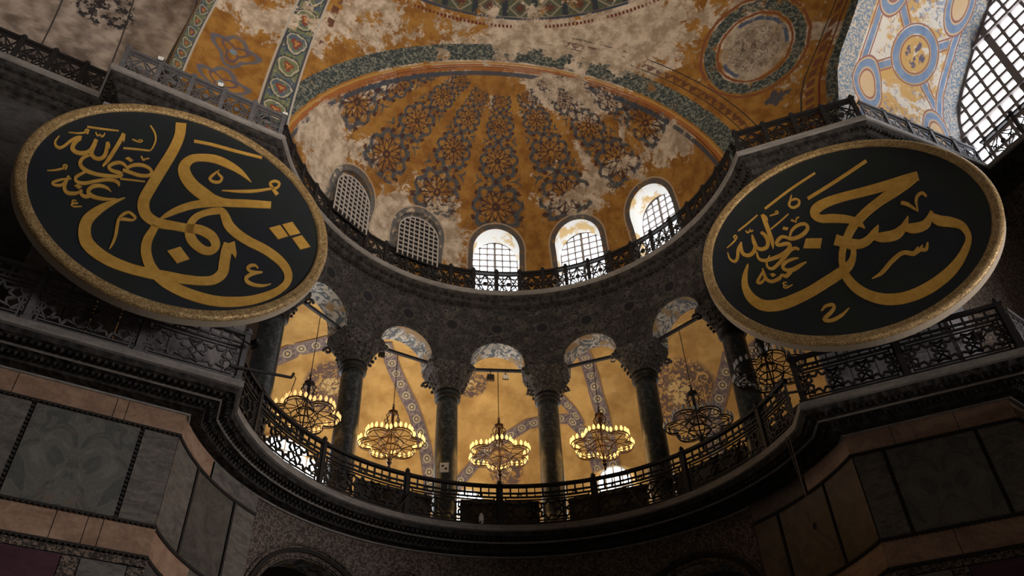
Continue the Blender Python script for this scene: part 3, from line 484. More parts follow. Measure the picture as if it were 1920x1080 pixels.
STROKES_RIGHT="2381,1392,2327,1040,2314,1400,2260,1042,2250,1408,2196,1044,2179,1416,2127,1046,2092,1423,2043,1047,1987,1427,1942,1047,1870,1430,1826,1045,1744,1434,1699,1045,1612,1439,1564,1050,1467,1448,1419,1061,1309,1458,1262,1076,1149,1470,1102,1094,996,1484,950,1112,851,1500,804,1132,709,1519,663,1154,570,1538,529,1174,439,1552,404,1187,316,1562,286,1192,199,1570,176,1193,89,1572,76,1188,-14,1566,-14,1177,-112,1553,-95,1158,-203,1532,-167,1133,-288,1500,-226,1106,-365,1451,-266,1082,-433,1378,-289,1066,-486,1282,-304,1057,-520,1169,-311,1056,-530,1047,-315,1063,-516,935,-316,1055,-485,836,-309,1024,-439,748,-290,988,-376,671,-264,955,-301,615,-219,928,-220,574,-150,904,-141,538,-64,874,-64,497,27,830,23,447,121,769,118,392,218,698,209,335,312,623,283,282,393,549,336,232,458,481,376,183,510,414,411,135,552,345,445,91,585,270,479,53,606,184,512,14,612,99,547,-33,611,20,583,-82,613,-56;2331,1331,2326,1069,2258,1335,2253,1023,2186,1342,2182,978,2108,1342,2111,934,2019,1326,2035,892,1920,1290,1947,848,1816,1240,1849,803,1712,1185,1746,758,1610,1131,1643,715,1511,1078,1542,677,1410,1021,1441,642,1309,964,1342,606,1209,908,1245,567,1112,855,1151,523,1015,804,1058,476,921,751,970,428,829,695,887,378,742,636,808,325,659,576,734,271,581,514,662,214,506,451,592,156,434,388,525,98,364,322,462,42,295,251,403,-15,228,172,348,-75,163,82,294,-142,104,-13,240,-219,51,-104,186,-299,5,-185,136,-374,-35,-254,92,-438,-72,-319,54,-492,-108,-387,22,-542,-144,-461,-9,-598,-178,-542,-40,-663,-211,-627,-70,-734,-241,-714,-97,-807,-268,-802,-121,-880,-291,-889,-140,-953,-311,-976,-157,-1025,-328,-1067,-169,-1100,-342,-1161,-178,-1182,-357,-1258,-184,-1271,-372,-1364,-185,-1361,-381,-1481,-182,-1446,-378,-1604,-172,-1531,-364,-1728,-155,-1623,-341,-1854,-131,-1723,-310,-1979,-101,-1822,-270,-2098,-67,-1914,-223,-2210,-27,-2002,-169,-2315,19,-2087,-107,-2416,70,-2167,-39,-2509,129,-2242,36,-2598,195,-2314,119,-2682,268,-2382,210,-2759,345,-2440,309,-2822,426,-2488,415,-2872,514,-2527,527,-2909,610,-2558,645,-2933,710,-2579,769,-2945,815,-2587,898,-2943,928,-2582,1034,-2929,1049,-2565,1170,-2903,1174,-2537,1305,-2866,1295,-2503,1440,-2817,1416,-2459,1575,-2755,1539,-2405,1705,-2685,1660,-2345,1825,-2612,1770,-2285,1935,-2534,1868,-2226,2035,-2450,1958,-2164,2127,-2362,2044,-2099,2214,-2273,2125,-2032,2298,-2176,2203,-1960,2376,-2075,2278,-1882,2445,-1977,2347,-1804,2505,-1888,2409,-1730,2557,-1806,2460,-1666,2601,-1729,2501,-1610,2639,-1652,2533,-1558,2671,-1575,2557,-1508,2698,-1496,2573,-1460,2717,-1417,2583,-1413,2729,-1340,2586,-1365,2735,-1264,2586,-1312,2739,-1185,2582,-1253,2739,-1098,2574,-1196,2729,-1005,2561,-1148,2704,-912,2542,-1109,2663,-829,2511,-1072,2613,-755,2465,-1031,2562,-691,2412,-989,2512,-634,2362,-949,2460,-584,2317,-917,2409,-544,2269,-888,2369,-514,2215,-849,2342,-490,2165,-793,2318,-463,2127,-721,2294,-431,2101,-644,2272,-400,2085,-561,2254,-378,2082,-472,2238,-360,2096,-381,2226,-324,2126,-309,2219,-268,2158,-256,2211,-210,2187,-206;10,-625,74,-444,42,-647,101,-463,72,-661,136,-483,80,-664,181,-528,77,-653,206,-622,72,-688,197,-722,53,-761,173,-822,25,-841,142,-921,-6,-909,109,-1011,-38,-961,77,-1091,-72,-1003,39,-1169,-111,-1039,-5,-1243,-154,-1072,-59,-1313,-204,-1102,-120,-1378,-260,-1128,-186,-1437,-326,-1155,-258,-1490,-399,-1185,-339,-1540,-482,-1220,-430,-1584,-575,-1257,-528,-1623,-677,-1296,-630,-1660,-786,-1338,-736,-1698,-901,-1384,-848,-1742,-1020,-1432,-967,-1790,-1141,-1478,-1094,-1837,-1264,-1516,-1224,-1880,-1394,-1548,-1361,-1918,-1533,-1575,-1504,-1954,-1667,-1597,-1644,-1984,-1787,-1611,-1772,-2004,-1888,-1618,-1883,-2014,-1976,-1619,-1986,-2016,-2054,-1612,-2084,-2008,-2129,-1598,-2180,-1988,-2204,-1575,-2275,-1959,-2274,-1546,-2369,-1918,-2335,-1511,-2461,-1860,-2386,-1470,-2549,-1781,-2435,-1415,-2626,-1679,-2483,-1343,-2691,-1563,-2529,-1260,-2743,-1440,-2566,-1178,-2784,-1314,-2595,-1096,-2812,-1183,-2618,-1005,-2826,-1051,-2634,-909,-2830,-922,-2644,-815,-2825,-800,-2646,-729,-2812,-684,-2639,-642,-2790,-576,-2625,-552,-2760,-475,-2608,-456,-2724,-375,-2586,-355,-2680,-276,-2556,-249,-2628,-181,-2523,-138,-2574,-90,-2491,-27,-2521,2;-269,-329,-98,29,-230,-363,-64,-16,-191,-396,-30,-60,-151,-430,5,-103,-110,-468,44,-148,-67,-514,89,-196,-21,-567,136,-244,32,-622,179,-285,90,-668,220,-320,149,-702,262,-354,211,-727,304,-387,278,-744,343,-413,349,-749,380,-427,420,-739,420,-428,488,-716,466,-419,553,-686,514,-401,614,-648,560,-379,672,-604,600,-352,726,-553,640,-318,774,-498,682,-278,817,-437,726,-242,854,-366,772,-210,885,-289,820,-178,911,-211,871,-144,938,-136,922,-108;582,-564,619,-370,611,-578,649,-371,638,-591,680,-372,663,-605,716,-375,689,-625,758,-381,715,-655,805,-393,747,-696,850,-405,792,-742,893,-413,849,-779,938,-421,916,-806,998,-434,993,-830,1066,-450,1078,-843,1130,-462,1165,-838,1182,-465,1248,-808,1226,-460,1323,-760,1276,-445,1388,-704,1327,-423,1445,-646,1373,-401,1494,-583,1409,-381,1533,-516,1440,-355,1562,-453,1475,-321,1587,-394,1512,-284,1611,-333,1548,-248,1631,-271,1583,-212,1650,-210,1619,-173,1668,-150,1655,-133;1362,-590,1409,-401,1388,-612,1441,-399,1413,-634,1473,-397,1435,-655,1508,-397,1456,-677,1548,-403,1476,-703,1589,-417,1501,-736,1624,-432,1540,-774,1653,-441,1590,-803,1682,-448,1647,-820,1724,-458,1711,-830,1775,-469,1779,-830,1822,-477,1846,-818,1860,-479,1906,-793,1889,-475,1964,-756,1913,-469,2018,-701,1938,-459,2068,-627,1970,-440,2111,-532,2015,-403,2146,-426,2071,-343,2176,-319,2132,-271,2206,-215,2193,-200;-430,1717,-443,1840,-142,1823,-155,1946,145,1928,134,2052,441,2043,430,2167,752,2172,741,2296,1072,2310,1062,2434,1391,2447,1382,2572;-1613,1919,-1633,2009,-1345,2070,-1364,2160,-1077,2220,-1094,2311,-807,2360,-821,2452,-533,2483,-545,2575,-258,2597,-268,2686,18,2710,9,2797;1641,363,1694,480,1674,325,1731,450,1705,290,1771,417,1734,250,1810,364,1767,192,1843,286,1804,121,1872,198,1838,55,1895,116,1866,0,1911,46,1892,-50,1923,-19,1918,-101,1935,-83;1939,-94,1914,-91,1969,44,1932,49,2000,181,1949,192,2031,289,1974,317,2062,358,2011,414,2093,406,2055,485,2124,439,2101,536,2159,458,2154,572,2194,464,2210,587,2213,460,2262,568,2223,444,2289,504,2234,393,2294,431,2247,335,2298,367;257,-1881,256,-1859,319,-1874,317,-1828,380,-1871,376,-1799,446,-1861,435,-1767,518,-1833,495,-1727,596,-1781,562,-1671,676,-1713,638,-1603,754,-1643,716,-1531,824,-1585,790,-1467,888,-1537,858,-1415,949,-1493,922,-1369,1005,-1457,984,-1330,1054,-1432,1041,-1301,1095,-1418,1093,-1282,1129,-1414,1140,-1273,1159,-1417,1185,-1274,1189,-1425,1231,-1284,1221,-1447,1279,-1312,1257,-1485,1323,-1350,1299,-1524,1357,-1381,1350,-1546,1376,-1393,1405,-1528,1387,-1393,1446,-1488,1407,-1382,1475,-1447,1434,-1360,1497,-1412,1460,-1339,1514,-1380,1478,-1325,1526,-1349,1492,-1312,1534,-1322,1507,-1295,1542,-1296,1524,-1276;1382,-1525,1380,-1401,1437,-1510,1435,-1383,1495,-1494,1488,-1366,1552,-1463,1529,-1349,1597,-1409,1561,-1329,1627,-1351,1597,-1299,1654,-1296,1635,-1265;1509,-1451,1546,-1348,1555,-1481,1594,-1373,1607,-1513,1636,-1395,1674,-1506,1657,-1399,1728,-1431,1680,-1374,1761,-1341,1719,-1307,1790,-1257,1761,-1233;-1119,-2432,-1130,-2411,-1074,-2400,-1093,-2361,-1032,-2369,-1054,-2309,-992,-2354,-1004,-2268,-945,-2354,-941,-2252,-891,-2364,-876,-2254,-853,-2378,-823,-2268,-837,-2385,-785,-2300,-831,-2384,-765,-2356,-829,-2387,-773,-2421,-848,-2416,-802,-2479,-887,-2457,-844,-2537,-931,-2496,-893,-2591,-984,-2533,-953,-2636,-1047,-2571,-1017,-2674,-1100,-2610,-1062,-2706,-1138,-2649,-1088,-2730,-1167,-2705,-1095,-2732,-1153,-2782,-1099,-2707,-1108,-2822,-1074,-2724,-1044,-2853,-1022,-2745,-969,-2866,-963,-2755,-888,-2855,-894,-2747,-800,-2827,-813,-2726,-715,-2786,-733,-2698,-637,-2728,-657,-2662,-564,-2659,-578,-2617,-492,-2590,-498,-2571;-815,2177,-795,2156,-851,2106,-820,2075,-886,2035,-846,1993,-918,1971,-871,1917,-949,1915,-900,1852,-980,1855,-923,1803,-997,1775,-930,1775,-985,1690,-923,1737,-954,1615,-905,1691,-907,1564,-882,1664,-846,1551,-845,1658,-781,1563,-792,1668,-723,1595,-752,1689,-679,1655,-726,1723,-648,1731,-706,1771,-637,1814,-699,1804,-655,1889,-706,1828,-690,1945,-729,1861,-733,1983,-756,1887,-781,1993,-787,1899,-829,1985,-829,1903,-875,1976,-875,1906;-2507,1390,-2520,1441,-2393,1454,-2407,1508,-2279,1517,-2293,1575,-2168,1582,-2183,1640,-2064,1650,-2079,1704,-1965,1718,-1978,1767,-1865,1787,-1877,1831;-1645,1023,-1656,1072,-1548,1078,-1561,1130,-1452,1133,-1465,1188,-1354,1193,-1368,1248,-1255,1262,-1268,1312,-1154,1336,-1166,1378,-1054,1410,-1063,1444;-1788,1751,-1700,1763,-1787,1666,-1691,1679,-1787,1584,-1681,1598,-1787,1500,-1672,1512,-1786,1409,-1665,1418,-1784,1306,-1661,1313,-1782,1196,-1659,1200,-1779,1082,-1658,1086,-1777,970,-1657,975,-1774,858,-1656,864,-1770,747,-1654,752,-1767,643,-1655,642,-1765,552,-1662,540,-1763,474,-1676,453,-1763,403,-1697,381,-1763,332,-1719,317,-1763,259,-1740,251;-1756,1724,-1708,1777,-1732,1667,-1683,1721,-1709,1612,-1657,1663,-1691,1565,-1637,1601,-1677,1523,-1631,1539,-1665,1478,-1634,1485,-1652,1430,-1638,1433;-1558,1584,-1558,1615,-1515,1580,-1515,1619,-1471,1575,-1471,1623,-1431,1573,-1430,1627,-1390,1569,-1388,1625,-1349,1568,-1350,1623,-1314,1579,-1331,1626,-1296,1623,-1327,1636,-1297,1672,-1327,1660,-1312,1711,-1329,1672,-1340,1717,-1339,1674,-1368,1709,-1363,1668,-1394,1700,-1390,1662;-1071,1104,-1039,1171,-1051,1082,-1020,1147,-1031,1060,-999,1123,-1013,1040,-980,1094,-995,1018,-965,1060,-975,994,-953,1023,-956,969,-941,988;-939,974,-957,983,-924,1027,-949,1039,-910,1078,-940,1099,-895,1109,-920,1152,-878,1121,-887,1177,-851,1129,-853,1180,-821,1137,-823,1182;-1223,473,-1259,505,-1189,548,-1232,586,-1157,619,-1204,671,-1120,675,-1161,752,-1067,722,-1100,819,-1005,762,-1028,873,-944,785,-955,907,-884,789,-879,919,-824,777,-804,910,-784,756,-738,878,-764,727,-692,812,-752,689,-667,724,-752,662,-669,626,-768,630,-703,540,-805,585,-752,468,-851,544,-811,411,-906,510,-879,367,-972,482,-955,336,-1036,465,-1029,317,-1097,461,-1102,311,-1157,468,-1173,318,-1205,482,-1239,341,-1240,507,-1293,390,-1277,548,-1331,447,-1317,590,-1362,489,-1355,626,-1394,519,-1398,660,-1420,537,-1455,667,-1442,539,-1520,634,-1484,513,-1585,578,-1536,467,-1635,515,-1567,426,-1661,435,-1575,404,-1659,343,-1576,392,-1615,267,-1576,389,-1545,241,-1533,379,-1466,231,-1456,376,-1406,219,-1385,365,-1370,202,-1332,340,-1351,189,-1286,301,-1353,200,-1257,218,-1358,188,-1269,128,-1377,146,-1303,49,-1408,105,-1351,-20,-1455,67,-1413,-74,-1517,31,-1486,-119,-1586,3,-1565,-153,-1660,-16,-1649,-172,-1743,-28,-1738,-180,-1825,-35,-1824,-180,-1909,-39,-1910,-178,-1988,-38,-1997,-169,-2052,-24,-2075,-144,-2100,4,-2140,-100,-2135,42,-2191,-36,-2159,87,-2225,52,-2170,157,-2231,157,-2170,257,-2220,265,-2170,363,-2208,369;-1099,-59,-1147,-124,-1118,-20,-1170,-90,-1142,27,-1189,-62,-1183,63,-1207,-50,-1236,76,-1240,-47,-1295,72,-1283,-53,-1359,49,-1329,-73,-1423,3,-1379,-115,-1487,-57,-1437,-176,-1551,-118,-1501,-240,-1619,-183,-1571,-303,-1690,-251,-1644,-368,-1756,-310,-1716,-424,-1821,-360,-1786,-473,-1881,-401,-1856,-515,-1924,-418,-1923,-533,-1953,-411,-1983,-511,-1979,-387,-2029,-459,-1997,-355,-2057,-391,-2006,-309,-2065,-313,-2005,-246,-2057,-228,-1994,-179,-2035,-146,-1966,-110,-1995,-73,-1924,-35,-1945,-5,-1881,42,-1895,61;-1955,1022,-1888,1095,-1928,955,-1856,1034,-1904,894,-1822,969,-1888,835,-1794,887,-1877,761,-1776,791,-1871,681,-1767,688,-1873,611,-1769,589,-1882,551,-1785,497,-1897,499,-1814,412,-1914,469,-1860,342,-1945,450,-1922,306,-1991,441,-1990,296,-2032,447,-2053,307,-2063,465,-2108,341,-2090,497,-2157,397,-2110,538,-2195,475,-2120,601,-2219,573,-2124,689,-2231,678,-2128,782,-2234,780,-2136,873,-2227,880,-2144,969,-2211,977,-2152,1067,-2196,1073;-2208,637,-2134,570,-2243,555,-2164,483,-2275,478,-2196,391,-2305,430,-2242,310,-2342,400,-2304,259,-2387,381,-2371,236,-2425,379,-2437,237,-2458,396,-2498,266,-2491,429,-2553,321,-2511,464,-2595,398,-2521,508,-2614,491,-2524,576,-2615,585,-2524,653,-2605,677,-2519,735,-2586,766,-2509,826,-2558,854,-2498,921,-2531,939;-2534,925,-2504,884,-2585,858,-2541,799,-2637,789,-2577,715,-2685,700,-2607,633,-2718,584,-2635,532,-2741,466,-2664,416,-2764,381,-2698,315,-2793,331,-2744,245,-2822,302,-2795,201,-2839,295,-2853,197,-2861,314,-2904,247,-2892,369,-2942,325,-2916,433,-2967,413,-2928,506,-2973,505,-2933,597,-2967,601,-2937,692,-2962,694;-2327,1310,-2295,1328,-2318,1270,-2284,1289,-2309,1227,-2274,1253,-2289,1189,-2270,1241,-2258,1184,-2265,1240,-2234,1201,-2249,1247,-2213,1224,-2232,1259,-2195,1258,-2216,1284,-2180,1295,-2200,1319,-2187,1307,-2174,1339,-2195,1303,-2170,1295,-2203,1258,-2176,1252,-2198,1208,-2177,1238,-2168,1196,-2171,1244,-2138,1204,-2146,1253,-2111,1212,-2119,1264;-2939,872,-2945,893,-2886,898,-2895,929,-2832,924,-2845,965,-2781,954,-2798,1002,-2732,990,-2752,1041,-2686,1030,-2708,1081,-2648,1067,-2671,1118,-2617,1102,-2642,1149,-2593,1137,-2621,1175,-2578,1179,-2612,1194,-2581,1230,-2614,1218,-2596,1277,-2623,1246,-2623,1308,-2626,1254,-2655,1294,-2638,1247,-2685,1260,-2659,1223,-2699,1209,-2665,1213,-2677,1163,-2656,1204,-2645,1132,-2628,1177,-2615,1103,-2598,1148;-1202,-365,-1208,-412,-1248,-344,-1256,-410,-1296,-323,-1304,-408,-1351,-310,-1354,-411,-1419,-307,-1417,-419,-1493,-314,-1484,-430,-1561,-333,-1539,-450,-1619,-368,-1579,-478,-1668,-418,-1609,-509,-1701,-491,-1619,-530,-1703,-579,-1619,-551,-1680,-659,-1609,-590,-1640,-725,-1588,-622,-1584,-772,-1550,-646,-1516,-806,-1495,-662,-1442,-820,-1441,-667,-1366,-804,-1384,-657,-1294,-770,-1316,-634,-1229,-736,-1246,-614,-1169,-702,-1181,-605,-1111,-666,-1119,-601,-1053,-630,-1057,-597;-1518,-723,-1476,-838,-1578,-769,-1535,-888,-1635,-813,-1597,-940,-1665,-832,-1665,-970,-1668,-833,-1725,-926,-1690,-799,-1743,-868,-1735,-762,-1743,-854,-1783,-785,-1744,-865,-1813,-817,-1768,-909,-1844,-836,-1814,-953,-1899,-855,-1882,-980,-1967,-873,-1960,-998,-2022,-874,-2033,-998,-2057,-857,-2095,-970,-2086,-826,-2145,-919,-2108,-789,-2183,-851,-2121,-737,-2206,-767,-2127,-665,-2214,-677,-2133,-588,-2216,-591,-2140,-512,-2209,-508,-2146,-433,-2197,-428,-2152,-352,-2184,-348;-2174,-416,-2148,-455,-2226,-479,-2193,-529,-2277,-543,-2237,-602,-2323,-603,-2277,-671,-2369,-662,-2320,-736,-2413,-723,-2356,-790,-2438,-801,-2364,-801,-2402,-879,-2365,-787,-2346,-905,-2338,-800,-2286,-897,-2305,-801,-2230,-850,-2264,-775,-2177,-783,-2208,-723,-2126,-718,-2151,-670;-1685,-1109,-1691,-1140,-1715,-1096,-1721,-1132,-1746,-1083,-1750,-1124,-1776,-1083,-1764,-1125,-1797,-1115,-1768,-1135,-1804,-1158,-1771,-1155,-1792,-1200,-1769,-1169,-1763,-1222,-1752,-1184,-1727,-1234,-1720,-1202,-1692,-1245,-1686,-1220;-1688,-1220,-1690,-1245,-1730,-1212,-1732,-1245,-1773,-1205,-1773,-1245,-1808,-1213,-1789,-1249,-1818,-1263,-1786,-1252,-1800,-1311,-1778,-1275,-1760,-1335,-1757,-1291,-1703,-1323,-1707,-1286,-1633,-1295,-1637,-1267,-1564,-1267,-1567,-1249"
QUADS_RIGHT="-859,235,-478,53,-611,-292,-1010,-94;-1304,973,-1185,872,-1246,787,-1354,882;-2038,-652,-1941,-644,-1885,-740,-1993,-778"

# ------------------------------------------------------------------ plan of the place (metres, exedra centred on the origin)
def pol(r, az, z=0.0): return Vector((r*math.cos(R(az)), r*math.sin(R(az)), z))
def arc(r, a0, a1, n): return [pol(r, a0+(a1-a0)*i/n) for i in range(n+1)]
def offset(path, o):
    """move a plan polyline by o to its right-hand side (towards the nave)"""
    out = []
    for i, p in enumerate(path):
        ds = []
        if i > 0: ds.append((path[i]-path[i-1]).normalized())
        if i < len(path)-1: ds.append((path[i+1]-path[i]).normalized())
        ns = [Vector((d.y, -d.x, 0)) for d in ds]
        m = sum(ns, Vector()).normalized(); k = max(.35, m.dot(ns[0]))
        out.append(p+m*(o/k))
    return out
LD = Vector((math.cos(R(206)), math.sin(R(206)), 0)); RD = Vector((math.cos(R(-31)), math.sin(R(-31)), 0))
LJ = Vector((-8.16, .14, 0)); RJ = Vector((8.20, .22, 0)); RD2 = Vector((math.cos(R(31)), math.sin(R(31)), 0))
LOW = [LJ+LD*6.2, LJ]+arc(8.3, 176, 4, 48)[0:]+[RJ, RJ+RD*3.88, RJ+RD*3.88+RD2*6]
LOW = [LOW[0], LJ]+[p for p in arc(8.3, 176, 4, 48)]+LOW[-3:]
UP = [Vector((-17.2, -2.2, 0)), Vector((-12.72, .02, 0)), Vector((-12.07, -1.07, 0)), Vector((-8.26, .79, 0))]+arc(8.3, 172, 4, 48)+[Vector((8.28, .23, 0)), Vector((11.32, -1.30, 0)), Vector((17.03, .54, 0)), Vector((19.8, -8.0, 0))]
ZL, ZU = 10.88, 21.0
def sweep(mb, path, prof):
    """prof: list of (offset, z, material index of the strip that starts here)"""
    cols = [offset(path, o) for o, z, m in prof]
    for k in range(len(prof)-1):
        vs = []; n = len(path)
        for i in range(n):
            vs += [cols[k][i]+Vector((0, 0, prof[k][1])), cols[k+1][i]+Vector((0, 0, prof[k+1][1]))]
        mb.add(vs, [(2*i, 2*i+2, 2*i+3, 2*i+1) for i in range(n-1)], prof[k][2])
def boolean_cut(ob, cutters):
    for c in cutters:
        m = ob.modifiers.new('cut', 'BOOLEAN'); m.operation = 'DIFFERENCE'; m.object = c; m.solver = 'EXACT'
    dg = bpy.context.evaluated_depsgraph_get(); me = bpy.data.meshes.new_from_object(ob.evaluated_get(dg))
    ob.modifiers.clear(); ob.data = me
    for c in cutters: bpy.data.objects.remove(c)
def attach(ob, name, fn):
    me = ob.data; co = np.zeros(len(me.vertices)*3); me.vertices.foreach_get('co', co)
    a = me.attributes.new(name, 'FLOAT', 'POINT'); a.data.foreach_set('value', fn(co.reshape(-1, 3)).astype(np.float32))
def gauss(P, pts):
    w = np.zeros(len(P))
    for x, y, z, s, k in pts: w += k*np.exp(-((P-np.array((x, y, z)))**2).sum(1)/(2*s*s))
    return w

# cornices
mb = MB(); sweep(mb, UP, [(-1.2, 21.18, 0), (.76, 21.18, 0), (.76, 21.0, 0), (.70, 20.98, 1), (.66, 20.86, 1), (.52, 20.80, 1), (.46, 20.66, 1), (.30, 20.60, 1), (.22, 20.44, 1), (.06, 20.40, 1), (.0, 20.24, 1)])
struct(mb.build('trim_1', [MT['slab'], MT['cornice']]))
mb = MB(); sweep(mb, LOW, [(-.9, 11.06, 0), (1.1, 11.06, 0), (1.1, 10.88, 0), (1.03, 10.86, 1), (.98, 10.74, 1), (.74, 10.70, 1), (.70, 10.66, 0), (.66, 10.62, 1), (.40, 10.58, 1), (.34, 10.46, 1), (.08, 10.44, 0), (.06, 10.40, 0), (-.05, 10.40, 0)])
# small carved teeth hanging under both cornice ledges
def teeth(mb, path, o, z, step, s, mi):
    P = offset(path, o)
    for a, b in zip(P, P[1:]):
        d = b-a; L = d.length
        if L < .05: continue
        d /= L; n = max(1, int(L/step))
        for i in range(n):
            c = a+d*(L*(i+.5)/n); mb.frame((c.x, c.y, z), d, (d.y, -d.x, 0), (0, 0, 1), s*.62, s*.8, s, mi)
teeth(mb, LOW, .86, 10.69, .15, .10, 1); teeth(mb, LOW, .52, 10.545, .13, .085, 1)
struct(mb.build('trim_2', [MT['slab'], MT['cornice']]))
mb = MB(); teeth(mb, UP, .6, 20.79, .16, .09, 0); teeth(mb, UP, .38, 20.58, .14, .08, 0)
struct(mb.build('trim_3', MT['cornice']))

# floors
mb = MB(); mb.box((0, -8, -1.7), (60, 60, .2)); struct(mb.build('floor', MT['floor']))
def annulus(mb, prof, a0, a1, n, mi=0):
    mb.grid([[pol(r, a0+(a1-a0)*i/n, z) for r, z in prof] for i in range(n+1)], mi)
mb = MB(); annulus(mb, [(8.0, 10.62), (16.6, 10.62), (16.6, 10.98), (8.0, 10.98)], 9, 171, 60); struct(mb.build('floor_gallery', MT['slab']))

# lower wall of the exedra: three arches under a leaf-inlaid spandrel, marble panels at the sides
def shell(r0, r1, z0, z1, a0, a1, na, nz):
    mb = MB(); zs = [z0+(z1-z0)*j/nz for j in range(nz+1)]
    prof = [(r0, z) for z in zs]+[(r1, z) for z in reversed(zs)]
    rows = [[pol(r, a0+(a1-a0)*i/na, z) for r, z in prof] for i in range(na+1)]; k = len(prof)
    vs = [p for row in rows for p in row]; fs = []
    for i in range(na):
        for j in range(k): fs.append((i*k+j, i*k+(j+1) % k, (i+1)*k+(j+1) % k, (i+1)*k+j))
    fs.append(tuple(range(k))); fs.append(tuple(na*k+j for j in range(k))[::-1])
    mb.add(vs, fs); return mb
def arch_cutter(az, hw, zs, z0, r0, r1, mi=1, n=20, rise=1.0):
    t = pol(1, az+90); d = pol(1, az)
    poly = [(-hw, z0)]+[(-hw*math.cos(math.pi*i/n), zs+hw*rise*math.sin(math.pi*i/n)) for i in range(n+1)]+[(hw, z0)]
    mb = MB(); mb.prism(poly, lambda x, y, dd: t*x+d*dd+Vector((0, 0, y)), r0, r1, mi); return mb
ob = shell(8.3, 9.1, -1.6, 10.5, 149, 31, 40, 10).build('wall_exedra_lower', [MT['lowwall'], MT['soffit']])
boolean_cut(ob, [arch_cutter(a, 2.0, 7.35, -3, 7, 10).build('c', [MT['lowwall'], MT['soffit']]) for a in (132.6, 89.5, 46.6)]
            + [arch_cutter(a, .42, 9.25, 8.9, 7, 8.6).build('c', [MT['lowwall'], MT['soffit']]) for a in (110.8, 69.5)])
struct(ob)
mb = MB()
for a in (132.6, 89.5, 46.6):
    t = pol(1, a+90)
    for rr, w, mi in ((2.08, .10, 0), (2.24, .12, 1), (2.40, .07, 0)):
        pts = [(rr*math.cos(math.pi*i/28), 7.35+rr*math.sin(math.pi*i/28)) for i in range(29)]
        path = []
        for x, z in pts:
            ang = a+math.degrees(x/8.3); path.append(pol(8.3-.03, ang, z))
        mb.tube(path, w*.6, 6, mi=mi)
for a in (110.8, 69.5): mb.tube([pol(8.28, a+math.degrees(.5*math.cos(k*math.pi/12)/8.3), 9.27+.5*math.sin(k*math.pi/12)) for k in range(24)], .06, 6, True)
struct(mb.build('trim_4', [MT['frieze'], MT['bead']]))
ob = shell(13.6, 13.9, -1.6, 10.5, 200, -20, 40, 1).build('wall_aisle', MT['darkstone']); struct(ob)

# marble revetment: side strips of the exedra and the two pier faces
def curved_panel(mb, r, a0, a1, z0, z1, mi, t=.05, n=6):
    A = [[pol(r, a0+(a1-a0)*i/n, z) for z in (z0, z1)] for i in range(n+1)]
    mb.grid(A, mi)
mb = MB()
for (b, e) in ((178.3, 149), (31, 1.7)):
    s = 1 if b > e else -1
    sh = shell(8.26, 8.9, -1.6, 10.5, b, e, 12, 1); mb.add(sh.v, sh.f, 0)
for (b, e, flip) in ((178.9, 149, 1), (1.3, 31, -1)):
    def ang(x): return b-(b-149)*x if flip == 1 else b+(31-b)*x
    z1, z2, z3, z4 = 9.86, 7.62, 6.95, 6.75
    for x0, x1, za, zb, mi in ((.0, .49, z1+.04, 10.42, 1), (.51, 1, z1+.04, 10.42, 2), (.0, .33, z2+.04, z1-.04, 3), (.36, .78, z2+.04, z1-.04, 4), (.81, 1, z2+.04, z1-.04, 2), (.0, .5, z3+.04, z2-.04, 1), (.5, 1, z3+.04, z2-.04, 2), (0, 1, 0, z3-.04, 4)):
        curved_panel(mb, 8.20, ang(x0), ang(x1), za, zb, mi if flip == 1 or mi == 1 else 6)  # right-hand panels take the marble coloured for dimmer light
    for z in (z1, z2, z3):
        mb.tube([pol(8.19, ang(i/12), z) for i in range(13)], .045, 6, mi=5)
    for x in (.345, .795): mb.tube([pol(8.19, ang(x), z) for z in (z2, z1)], .035, 6, mi=5)
    mb.tube([pol(8.27, ang(1.0), z) for z in (0, 10.4)], .06, 6, mi=5)
struct(mb.build('wall_exedra_sides', [MT['darkstone'], MT['tan'], MT['greypanel'], MT['greypanel'], MT['darkpanel'], MT['bead'], MT['dimpanel']]))
